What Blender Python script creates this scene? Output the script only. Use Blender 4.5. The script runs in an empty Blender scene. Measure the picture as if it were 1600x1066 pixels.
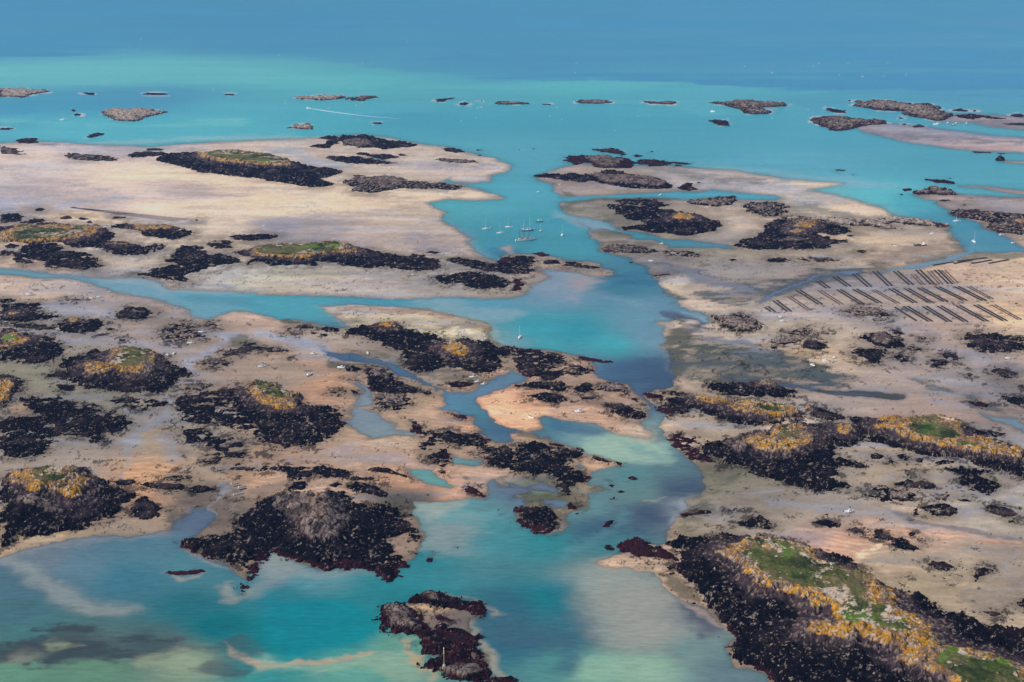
import bpy, math
import numpy as np
from mathutils import Vector
C = bpy.context.scene
col = C.collection
# ================= camera, sky, sun, exposure =================
H = 500.0                 # flying height, metres
FPX = 2300.0              # focal length in photo pixels (photo 1600 x 1066)
PITCH = math.atan(693.0 / FPX)
cam = bpy.data.cameras.new("camera"); camo = bpy.data.objects.new("camera", cam); col.objects.link(camo)
cam.sensor_width = 36.0; cam.lens = 36.0 * FPX / 1600.0
cam.clip_start = 5.0; cam.clip_end = 60000.0
camo.location = (0, 0, H); camo.rotation_euler = (math.pi / 2 - PITCH, 0, 0)
C.camera = camo
SUN_EL, SUN_AZ = math.radians(38), math.radians(-116)   # azimuth from +Y (view direction), clockwise: the sun stands at the left, behind the camera
sd = Vector((math.sin(SUN_AZ) * math.cos(SUN_EL), math.cos(SUN_AZ) * math.cos(SUN_EL), math.sin(SUN_EL)))
w = bpy.data.worlds.new("World"); C.world = w; w.use_nodes = True
nt = w.node_tree; nt.nodes.clear()
sky = nt.nodes.new('ShaderNodeTexSky'); sky.sky_type = 'NISHITA'; sky.sun_disc = False
sky.sun_elevation = SUN_EL; sky.sun_rotation = SUN_AZ; sky.altitude = 0; sky.air_density = 1.0; sky.dust_density = 0.6
bg = nt.nodes.new('ShaderNodeBackground'); bg.inputs[1].default_value = 0.10
wo = nt.nodes.new('ShaderNodeOutputWorld')
nt.links.new(sky.outputs[0], bg.inputs[0]); nt.links.new(bg.outputs[0], wo.inputs[0])
sl = bpy.data.lights.new("sun", 'SUN'); sl.energy = 3.6; sl.angle = math.radians(0.5); sl.color = (1.0, 0.93, 0.83)
so = bpy.data.objects.new("sun", sl); col.objects.link(so); so.rotation_euler = sd.to_track_quat('Z', 'Y').to_euler()
C.view_settings.view_transform = 'Standard'; C.view_settings.look = 'None'
C.view_settings.exposure = 0.0; C.view_settings.gamma = 1.0; C.view_settings.use_curve_mapping = False
C.cycles.max_bounces = 6; C.cycles.volume_bounces = 1; C.cycles.transparent_max_bounces = 8
C.cycles.use_denoising = True
try: C.cycles.denoiser = 'OPENIMAGEDENOISE'
except Exception: pass
# ================= geometry helpers =================
TILES = {}
for j, y0 in enumerate((80, 260, 450, 610)):
    for i in range(4):
        TILES['ABCDEFGHIJKLMNOP'[j * 4 + i]] = (400 * i, y0, 4.0)
for i in range(4): TILES['QRST'[i]] = (400 * i, 790, 3.8625)
TILES['Z'] = (0, 0, 1.0)
def tpts(t, s):
    x0, y0, k = TILES[t]
    a = np.array([[float(q) for q in p.split(',')] for p in s.split()])
    return np.stack([x0 + a[:, 0] / k, y0 + a[:, 1] / k], 1)
cp, sp = math.cos(PITCH), math.sin(PITCH)
def unproj(u, v, z=0.0):
    """photo pixel -> point of the horizontal plane z"""
    a = (np.asarray(u, float) - 800) / FPX; b = -(np.asarray(v, float) - 533) / FPX
    dx, dy, dz = a, cp + b * sp, -sp + b * cp
    t = (z - H) / np.minimum(dz, -1e-3)
    return dx * t, dy * t
def proj(x, y, z=0.0):
    dz = z - H
    f = y * cp - dz * sp; up = y * sp + dz * cp
    f = np.maximum(f, 1.0)
    return 800 + FPX * x / f, 533 - FPX * up / f
def _h(ix, iy, s):
    n = (ix.astype(np.int64) * 374761393 + iy.astype(np.int64) * 668265263 + s * 974711) & 0xffffffff
    n = ((n ^ (n >> 13)) * 1274126177) & 0xffffffff
    n = (n ^ (n >> 16)) & 0xffffffff
    return (n / 4294967295.0).astype(np.float32)
def vn(x, y, s=0):
    ix = np.floor(x); iy = np.floor(y); fx = (x - ix).astype(np.float32); fy = (y - iy).astype(np.float32)
    fx = fx * fx * (3 - 2 * fx); fy = fy * fy * (3 - 2 * fy)
    a = _h(ix, iy, s); b = _h(ix + 1, iy, s); c = _h(ix, iy + 1, s); d = _h(ix + 1, iy + 1, s)
    return (a + (b - a) * fx) * (1 - fy) + (c + (d - c) * fx) * fy
def fbm(x, y, sc, o=4, s=0, g=0.55):
    """noise in -1..1; sc = wavelength in metres"""
    r = 0; a = 1; t = 0; ca, sa = math.cos(0.6), math.sin(0.6)
    x = x / sc; y = y / sc
    for k in range(o):
        r = r + a * (vn(x, y, s + k * 17) * 2 - 1); t += a; a *= g
        x, y = (x * ca - y * sa) * 2.03 + 7.1, (x * sa + y * ca) * 2.03 - 3.7
    return r / t * 1.45
def worley(x, y, c, s=0):
    x = x / c; y = y / c; ix = np.floor(x); iy = np.floor(y)
    d1 = np.full(x.shape, 9., np.float32); d2 = d1.copy(); idd = np.zeros(x.shape, np.float32)
    for i in (-1, 0, 1):
        for j in (-1, 0, 1):
            cx = ix + i; cy = iy + j
            px = cx + _h(cx, cy, s); py = cy + _h(cx, cy, s + 5)
            d = np.hypot(x - px, y - py).astype(np.float32)
            m = d < d1
            d2 = np.where(m, d1, np.minimum(d2, d)); idd = np.where(m, _h(cx, cy, s + 9), idd); d1 = np.where(m, d, d1)
    return d1, d2, idd
def sdf(px, py, poly):
    """signed distance, inside positive"""
    px = px.astype(np.float32); py = py.astype(np.float32)
    d = np.full(px.shape, 1e18, np.float32); ins = np.zeros(px.shape, bool)
    n = len(poly)
    for i in range(n):
        ax, ay = poly[i]; bx, by = poly[(i + 1) % n]
        ex, ey = bx - ax, by - ay; L = ex * ex + ey * ey
        if L < 1e-9: continue
        t = np.clip(((px - ax) * ex + (py - ay) * ey) / L, 0, 1)
        d = np.minimum(d, (px - ax - t * ex) ** 2 + (py - ay - t * ey) ** 2)
        if ay != by:
            c = (ay > py) != (by > py)
            ins ^= c & (px < ex * (py - ay) / ey + ax)
    d = np.sqrt(d)
    return np.where(ins, d, -d)
def sdf_in(px, py, poly, out, mode, m=60.0, off=0.0):
    """combine a polygon into a field only near its box"""
    lo = poly.min(0) - m; hi = poly.max(0) + m
    k = np.nonzero((px > lo[0]) & (px < hi[0]) & (py > lo[1]) & (py < hi[1]))[0]
    if len(k) == 0: return
    s = sdf(px[k], py[k], poly) - off
    out[k] = np.maximum(out[k], s) if mode == 'add' else np.minimum(out[k], -s)
def ss(a, b, x):
    t = np.clip((x - a) / (b - a), 0, 1); return t * t * (3 - 2 * t)
def lin(c):
    c = np.asarray(c, float) / 255.0
    return np.where(c <= 0.04045, c / 12.92, ((c + 0.055) / 1.055) ** 2.4)
def mesh_np(name, V, F, attrs=None, smooth=True):
    """V (n,3), F (m,4) quads (or (m,3))"""
    me = bpy.data.meshes.new(name)
    V = np.ascontiguousarray(V, np.float32); F = np.ascontiguousarray(F, np.int32); k = F.shape[1]
    me.vertices.add(len(V)); me.vertices.foreach_set('co', V.ravel())
    me.loops.add(F.size); me.loops.foreach_set('vertex_index', F.ravel())
    me.polygons.add(len(F)); me.polygons.foreach_set('loop_start', np.arange(0, F.size, k, dtype=np.int32))
    me.polygons.foreach_set('loop_total', np.full(len(F), k, np.int32))
    me.polygons.foreach_set('use_smooth', np.full(len(F), smooth, bool))
    for an, arr in (attrs or {}).items():
        a = me.attributes.new(an, 'FLOAT_COLOR', 'POINT')
        a.data.foreach_set('color', np.ascontiguousarray(arr, np.float32).ravel())
    me.update(calc_edges=True); me.validate()
    return me
def link(name, me, mat=None, parent=None, loc=None, rz=0):
    o = bpy.data.objects.new(name, me); col.objects.link(o)
    if mat is not None and me is not None and not me.materials: me.materials.append(mat)
    if parent is not None: o.parent = parent
    if loc is not None: o.location = loc
    if rz: o.rotation_euler = (0, 0, rz)
    return o
def tag(o, label=None, cat=None, group=None, kind=None):
    for k, v in (('label', label), ('category', cat), ('group', group), ('kind', kind)):
        if v: o[k] = v
    return o
# ================= materials =================
def newmat(name):
    m = bpy.data.materials.new(name); m.use_nodes = True
    n = m.node_tree.nodes; n.clear()
    out = n.new('ShaderNodeOutputMaterial'); b = n.new('ShaderNodeBsdfPrincipled')
    m.node_tree.links.new(b.outputs[0], out.inputs[0])
    return m, n, m.node_tree.links, b, out
def simple(name, c, rough=0.6, metal=0.0, var=0.12, sc=1.5):
    m, n, l, b, o = newmat(name)
    tc = n.new('ShaderNodeTexCoord'); no = n.new('ShaderNodeTexNoise'); no.inputs['Scale'].default_value = sc; no.inputs['Detail'].default_value = 4
    l.new(tc.outputs['Object'], no.inputs['Vector'])
    mr = n.new('ShaderNodeMapRange'); mr.inputs[3].default_value = 1 - var; mr.inputs[4].default_value = 1 + var
    l.new(no.outputs[0], mr.inputs[0])
    mx = n.new('ShaderNodeVectorMath'); mx.operation = 'SCALE'; mx.inputs[0].default_value = c[:3]
    l.new(mr.outputs[0], mx.inputs['Scale']); l.new(mx.outputs[0], b.inputs['Base Color'])
    b.inputs['Roughness'].default_value = rough; b.inputs['Metallic'].default_value = metal
    return m
def attrmat(name, rough, bumps, var=(0.85, 1.15), vscale=0.25, spec=0.3):
    """vertex colour times a fine procedural grain, with bump; bumps = [(scale per metre, height m)]"""
    m, n, l, b, o = newmat(name)
    at = n.new('ShaderNodeAttribute'); at.attribute_name = 'Col'
    ge = n.new('ShaderNodeNewGeometry')
    no = n.new('ShaderNodeTexNoise'); no.inputs['Scale'].default_value = vscale; no.inputs['Detail'].default_value = 6; no.inputs['Roughness'].default_value = 0.65
    l.new(ge.outputs['Position'], no.inputs['Vector'])
    mr = n.new('ShaderNodeMapRange'); mr.inputs[1].default_value = 0.3; mr.inputs[2].default_value = 0.7
    mr.inputs[3].default_value = var[0]; mr.inputs[4].default_value = var[1]
    l.new(no.outputs[0], mr.inputs[0])
    mx = n.new('ShaderNodeVectorMath'); mx.operation = 'SCALE'
    l.new(at.outputs['Color'], mx.inputs[0]); l.new(mr.outputs[0], mx.inputs['Scale']); l.new(mx.outputs[0], b.inputs['Base Color'])
    prev = None
    for sc, hgt in bumps:
        nb = n.new('ShaderNodeTexNoise'); nb.inputs['Scale'].default_value = sc; nb.inputs['Detail'].default_value = 5
        l.new(ge.outputs['Position'], nb.inputs['Vector'])
        bm = n.new('ShaderNodeBump'); bm.inputs['Distance'].default_value = hgt; bm.inputs['Strength'].default_value = 1.0
        l.new(nb.outputs[0], bm.inputs['Height'])
        if prev: l.new(prev.outputs[0], bm.inputs['Normal'])
        prev = bm
    if prev: l.new(prev.outputs[0], b.inputs['Normal'])
    b.inputs['Specular IOR Level'].default_value = spec
    if isinstance(rough, tuple):      # roughness by the attribute's alpha (1 = wet)
        m2 = n.new('ShaderNodeMapRange'); m2.inputs[3].default_value = rough[0]; m2.inputs[4].default_value = rough[1]
        l.new(at.outputs['Alpha'], m2.inputs[0]); l.new(m2.outputs[0], b.inputs['Roughness'])
    else: b.inputs['Roughness'].default_value = rough
    return m
HAZE = 3.0e-5
# ---------- shorelines, traced on the photograph (tile letter, points) and laid on the ground plane ----------
LAND = [
('Z',"-900,215 0,224 60,222 100,223 140,227 200,228 240,230 290,226 325,223 400,220 450,218 495,216 560,211 605,215 657,226 690,229 725,238 762,246 790,254 798,264 770,275 765,283 740,286 712,285 725,290 762,299 788,311 750,312 700,311 670,317 692,332 690,347 712,357 730,365 735,377 745,395 760,405 785,409 792,398 806,396 820,397 860,401 882,406 915,410 940,417 955,424 953,431 938,434 912,428 862,421 842,422 855,432 832,442 822,455 825,460 800,466 775,465 725,465 692,465 600,467 500,462 425,460 400,457 350,453 275,451 257,446 240,439 212,434 150,433 125,432 75,426 0,420 -900,400"),
('Z',"-900,440 0,430 75,435 120,437 150,447 175,457 182,460 237,467 262,474 282,480 287,489 302,496 325,501 332,495 362,487 400,490 435,500 462,502 507,510 540,511 535,503 517,491 500,480 540,478 600,480 650,482 700,491 745,500 762,507 762,517 770,530 782,540 820,545 850,547 900,556 930,563 922,572 922,580 930,587 955,596 975,600 980,610 997,620 1007,632 1007,660 1017,680 1012,687 975,682 925,664 887,657 850,650 840,657 845,672 850,685 882,695 915,705 950,717 975,724 965,730 930,740 922,757 950,765 922,770 912,790 907,803 872,807 878,830 850,832 817,816 804,802 800,766 767,766 760,777 732,777 700,785 675,782 652,782 656,816 663,842 638,880 610,903 566,885 498,886 457,878 439,868 425,862 409,870 395,895 375,905 360,880 308,864 278,852 282,846 308,833 321,821 330,805 326,794 305,794 280,805 264,818 259,830 207,835 155,838 116,843 65,852 26,861 0,866 -900,980"),
('Z',"837,278 857,270 882,261 907,256 950,260 1050,260 1150,268 1200,276 1237,282 1317,287 1290,292 1262,296 1300,304 1340,315 1375,324 1395,337 1420,342 1450,346 1482,354 1478,360 1492,376 1507,390 1522,396 1600,394 2600,380 2600,1300 1300,1300 1240,1120 1200,1060 1147,1031 1139,997 1134,981 1098,950 1072,943 1048,930 1033,906 1020,893 990,887 958,884 945,880 950,875 965,870 981,862 1000,846 1020,851 1038,850 1041,834 1046,824 1059,814 1061,806 1062,802 1083,790 1080,776 1097,772 1102,760 1097,747 1087,727 1075,717 1052,702 1042,687 1035,662 1040,650 1025,642 1022,635 1010,625 1003,616 1040,610 1055,605 1059,590 1056,577 1050,567 1044,555 1041,537 1037,522 1047,510 1025,504 1045,504 1055,496 1080,500 1095,509 1110,504 1112,495 1100,489 1065,480 1060,472 1070,469 1055,466 1040,457 1030,448 1025,432 1017,425 1005,415 985,403 970,398 940,393 942,378 925,370 921,360 915,345 895,337 877,323 880,312 870,300 862,287 840,281"),
('G',"495,405 560,400 720,430 725,455 600,455 530,430"),
('D',"555,482 590,470 640,462 750,458 860,466 1000,480 1200,505 1400,530 1600,542 3000,600 3000,680 1600,632 1450,630 1300,620 1100,600 900,575 700,530 600,505"),
('D',"1050,437 1130,425 1150,400 1400,400 1600,420 3000,500 3000,560 1600,490 1500,482 1400,470 1280,445 1180,438"),
('D',"1485,687 1600,690 1800,700 1800,712 1600,702 1500,696"),
('H',"890,180 960,178 1180,172 1300,182 1500,195 1700,205 1700,318 1500,300 1350,288 1150,272 1080,245 1060,218"),
('H',"1200,125 1330,128 1400,130 1600,155 1900,170 1900,195 1600,183 1480,160 1330,135"),
('H',"1240,325 1150,300 1160,285 1400,290 1900,300 1900,560 1600,500 1500,450 1430,415 1360,382 1330,350"),
('Z',"753,638 755,628 764,618 785,611 803,607 830,606 845,615 852,640 850,650 840,657 845,669 830,672 800,668 775,657 757,645"),
('R',"900,595 1000,600 1100,610 1250,625 1375,650 1370,675 1300,680 1300,770 1320,800 1250,800 1150,760 1050,740 980,700"),
('R',"1300,850 1380,880 1400,980 1340,950 1300,900"),
('O',"50,262 150,270 215,290 205,310 100,318 55,300"),
]
CUT = [
('N',"1455,585 1500,560 1560,600 1700,608 1740,640 1600,650 1470,655"),
('G',"380,312 470,322 530,330 650,352 640,372 690,398 800,412 880,437 950,457 1100,457 1230,477 1340,492 1388,515 1200,508 1000,508 960,488 850,462 720,458 725,432 560,398 495,400 400,350"),
('G',"300,190 330,187 500,182 800,167 1000,157 1050,152 1160,157 1250,142 1400,162 1600,178 1700,200 1640,215 1560,215 1420,212 1380,192 1100,208 900,200 700,200 560,203 400,215 335,222 250,230 250,200"),
('J',"400,360 480,392 620,398 700,420 900,485 960,525 1000,560 1100,592 1200,635 1300,640 1400,600 1540,535 1600,500 1700,548 1730,580 1700,600 1600,615 1560,650 1490,660 1440,690 1415,740 1440,780 1480,820 1600,872 1700,888 1790,878 1760,840 1790,815 1850,815 1950,830 2100,855 2300,930 2460,950 2400,1000 2060,1010 1930,975 1800,935 1700,905 1620,906 1650,940 1620,975 1500,965 1380,905 1340,850 1310,800 1200,790 1110,770 1170,720 1140,650 1080,615 1000,605 900,562 860,550 780,500 650,470 520,452 460,425"),
('J',"580,540 650,570 690,620 720,660 740,720 640,750 760,770 850,830 840,870 1000,890 990,930 850,920 780,940 700,950 640,890 560,840 570,770 600,700 615,650 590,600"),
('N',"900,490 1100,485 1135,530 1160,572 1240,602 1200,612 1080,598 1000,572 950,545"),
('N',"1240,410 1380,430 1455,440 1440,485 1370,480 1250,470"),
('O',"0,580 60,580 100,610 130,585 230,580 300,610 250,640 150,620 60,620"),
('O',"-60,655 80,670 95,720 15,745 -60,790"),
('O',"160,690 240,680 330,690 320,730 240,745 170,720"),
('O',"310,780 350,755 440,720 440,800 300,830"),
('O',"390,480 450,465 480,500 430,505"),
('L',"-330,560 -220,572 0,577 100,592 300,627 500,638 650,637 720,652 850,667 878,680 840,700 650,697 500,682 300,652 100,622 0,602 -200,590"),
('P',"1320,135 1400,160 1540,178 1600,213 1700,260 1700,300 1600,262 1500,225 1400,197 1350,170"),
('H',"640,655 720,655 850,628 1000,598 1100,580 1220,540 1200,500 1290,500 1300,540 1200,580 1100,602 950,637 830,650 700,667"),
('H',"560,650 600,655 530,680 420,675 300,705 160,752 80,790 40,830 0,850 -60,860 20,800 60,770 150,735 280,690 420,660"),
('R',"1100,845 1140,838 1200,860 1280,885 1270,897 1180,875 1110,855"),
('B',"720,655 790,670 820,690 740,680"),
('Z',"700,279 712,285 725,290 690,287"),
]
# ---------- colours seen in the photograph: x,y,r,g,b, cloud shade painted into the tones ----------
WCOL = """0,-60,70,125,175 800,-60,78,132,182 1600,-60,85,140,190 0,0,76,135,182 400,30,75,135,182 800,30,80,140,186 1200,30,88,148,193 1600,20,88,145,190 0,75,75,148,190 400,72,78,150,187 800,95,80,150,187 1200,90,85,153,192 1600,90,93,158,195
300,108,108,193,197 100,115,113,194,199 500,130,100,190,194 700,147,92,178,190 860,120,80,153,188 900,135,95,190,195 1100,148,92,178,193 1300,160,84,165,188 1500,140,84,158,190 0,108,105,185,195
100,165,76,160,190 220,155,80,155,190 400,165,92,182,195 100,200,100,195,205 300,205,95,190,200 30,195,90,180,198 500,180,85,180,194 700,190,76,165,185 900,190,76,162,182 1100,200,80,165,185 1300,220,86,170,190 1500,250,85,170,185 1000,165,82,172,190
800,250,95,175,190 830,300,90,178,190 740,325,90,180,185 850,350,76,170,180 780,375,75,165,175 1000,245,88,170,185 1250,255,100,180,195 1370,300,100,198,203 1400,315,88,185,192 1500,275,92,178,190 1550,370,85,162,178 1480,345,80,162,178 1100,300,90,175,190 950,306,90,175,188
900,390,75,168,175 960,445,68,145,162 1000,430,75,145,162 860,460,118,168,178 880,445,120,160,172 300,462,115,180,186 450,475,88,178,184 600,472,82,168,180 750,480,100,172,183 250,470,130,178,185
830,515,65,175,180 900,520,60,168,175 950,540,75,182,182 850,545,78,180,180 1000,500,112,168,178 1010,530,118,168,178 960,580,75,120,145 1020,590,75,108,130 1000,615,88,128,148 900,577,108,148,165 650,498,130,180,180 1070,490,110,160,175 790,535,120,175,175
560,555,78,120,145 620,575,85,132,155 700,592,75,120,145 760,600,110,155,172 570,630,138,162,168 640,680,145,168,168 700,630,100,160,180 740,650,85,150,160 780,672,78,128,150 860,672,92,152,163 900,680,130,178,172 950,690,155,192,172 1000,702,140,182,168 1050,725,98,145,148 980,745,95,158,155 1060,760,82,120,132 1000,770,110,162,153 930,755,112,160,157 1070,790,150,168,168 1010,800,78,112,128 900,790,110,168,163 690,742,110,175,165 720,810,110,178,172 690,835,130,168,160 770,840,78,162,162 850,850,62,160,160 950,850,78,155,156 650,880,60,158,160 930,830,70,120,135
820,757,110,135,150 860,785,112,140,155 1330,600,85,120,145 1450,420,130,178,190 1250,445,120,150,175 1500,640,130,165,170 1200,588,90,115,140 730,700,120,160,160
500,905,100,168,168 440,882,150,168,162 440,935,60,152,158 500,965,10,155,160 450,1000,0,160,163 555,985,20,160,162 400,1040,65,170,162 550,1045,110,185,162 620,1010,112,178,155 640,950,45,155,158 800,1010,60,135,148 800,950,60,130,142 850,940,40,148,153 900,985,68,135,143 870,1040,88,165,158 930,1050,130,188,163 1000,1050,148,190,163 940,900,140,172,162 1000,945,165,170,158 1030,985,152,162,153 1080,1005,120,165,156 1080,965,115,132,138 1150,1050,108,152,152 600,930,55,155,158
30,910,85,138,146 130,880,100,152,160 200,900,72,145,157 250,860,92,152,160 70,870,118,150,156 300,870,88,155,160 300,945,50,138,144 350,980,22,138,144 30,950,80,138,142 60,980,80,148,146 100,1005,92,122,116 250,1010,85,128,124 300,1035,150,180,148 150,1050,110,168,138 30,1058,110,172,142 380,1000,48,148,148 310,820,100,135,150 350,900,80,150,155 -300,950,90,140,140 1300,1200,110,160,155 600,1200,110,180,160 0,1200,110,170,145 -300,100,100,180,195 2000,100,90,160,195"""
LCOL = """50,250,212,193,180 150,245,195,180,178 200,268,222,203,182 300,300,190,176,172 150,328,190,175,168 380,290,212,190,168 400,320,222,198,170 500,305,205,186,162 550,370,185,168,158 620,338,198,180,160 450,360,170,162,164 650,385,186,170,158 640,255,198,184,170 740,258,200,185,172 60,260,200,190,184 30,310,180,170,172 330,350,205,190,172 260,318,215,195,175 350,385,195,178,160 250,405,198,185,168 500,430,188,178,162 560,445,182,174,168 700,445,172,166,160 400,440,185,180,160 50,442,203,180,160 200,472,165,152,146 100,500,160,154,150 250,520,165,150,140 350,550,163,145,132 480,540,170,156,146 420,485,186,160,144 500,612,190,150,120 450,590,165,146,130 560,500,190,176,155 700,522,200,190,165 720,500,170,155,130 620,560,148,134,125 790,640,216,166,132 950,650,188,155,132 900,610,178,150,132 1010,675,190,170,150 900,420,178,160,145
920,292,172,157,148 950,330,158,150,140 1150,290,185,175,170 1250,285,208,192,172 1330,325,200,185,165 1150,345,195,178,160 1350,380,196,175,150 1300,400,180,165,145 1100,430,165,155,146 1050,420,148,140,130 1250,440,165,152,146 1400,480,170,156,146 1500,420,195,170,148 1580,420,203,180,155 1100,480,192,175,158 1160,530,180,165,150 1250,510,180,165,150 1300,560,188,170,150 1400,560,165,150,145 1500,570,160,146,140 1500,500,180,160,148 1580,490,200,175,146 1450,650,165,146,136 1550,620,150,136,130 1300,612,165,150,142 1400,730,170,155,136 1550,750,165,156,146 1550,810,175,165,152 1300,780,155,146,136 1200,780,140,132,122 1150,740,132,130,112 1120,650,170,155,138 1200,830,165,155,142 1300,860,198,165,142 1270,850,190,160,145 1450,850,190,166,145 1500,900,180,165,142 1450,920,172,156,130 1580,880,155,142,130 1400,880,180,160,136 1550,230,190,170,168 1450,215,165,160,170 1500,190,170,160,165 1500,320,170,155,150 1400,340,185,170,155
80,680,145,138,130 200,690,150,142,134 130,625,135,130,120 150,590,140,135,118 100,735,160,150,140 230,745,188,150,116 250,690,165,146,122 300,690,155,146,136 330,735,170,150,130 390,745,185,150,122 450,740,178,150,130 500,775,190,160,140 540,700,182,156,132 630,700,185,160,136 720,775,208,165,135 650,755,205,160,130 760,740,190,160,140 200,835,150,136,120 80,838,188,166,135 330,770,128,115,105 345,830,130,112,100 205,780,185,150,120 930,722,207,170,140 870,715,165,150,130 830,765,98,102,85 640,782,98,92,80 620,850,150,130,115 1000,885,205,178,153 700,955,160,142,122 720,975,115,105,100 1180,500,175,165,155 1180,440,160,150,142 520,580,160,140,125 600,610,180,155,130 -300,250,200,185,170 -300,600,150,140,130 2000,600,165,150,140 2000,900,165,150,135 1500,1200,150,135,120"""
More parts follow.
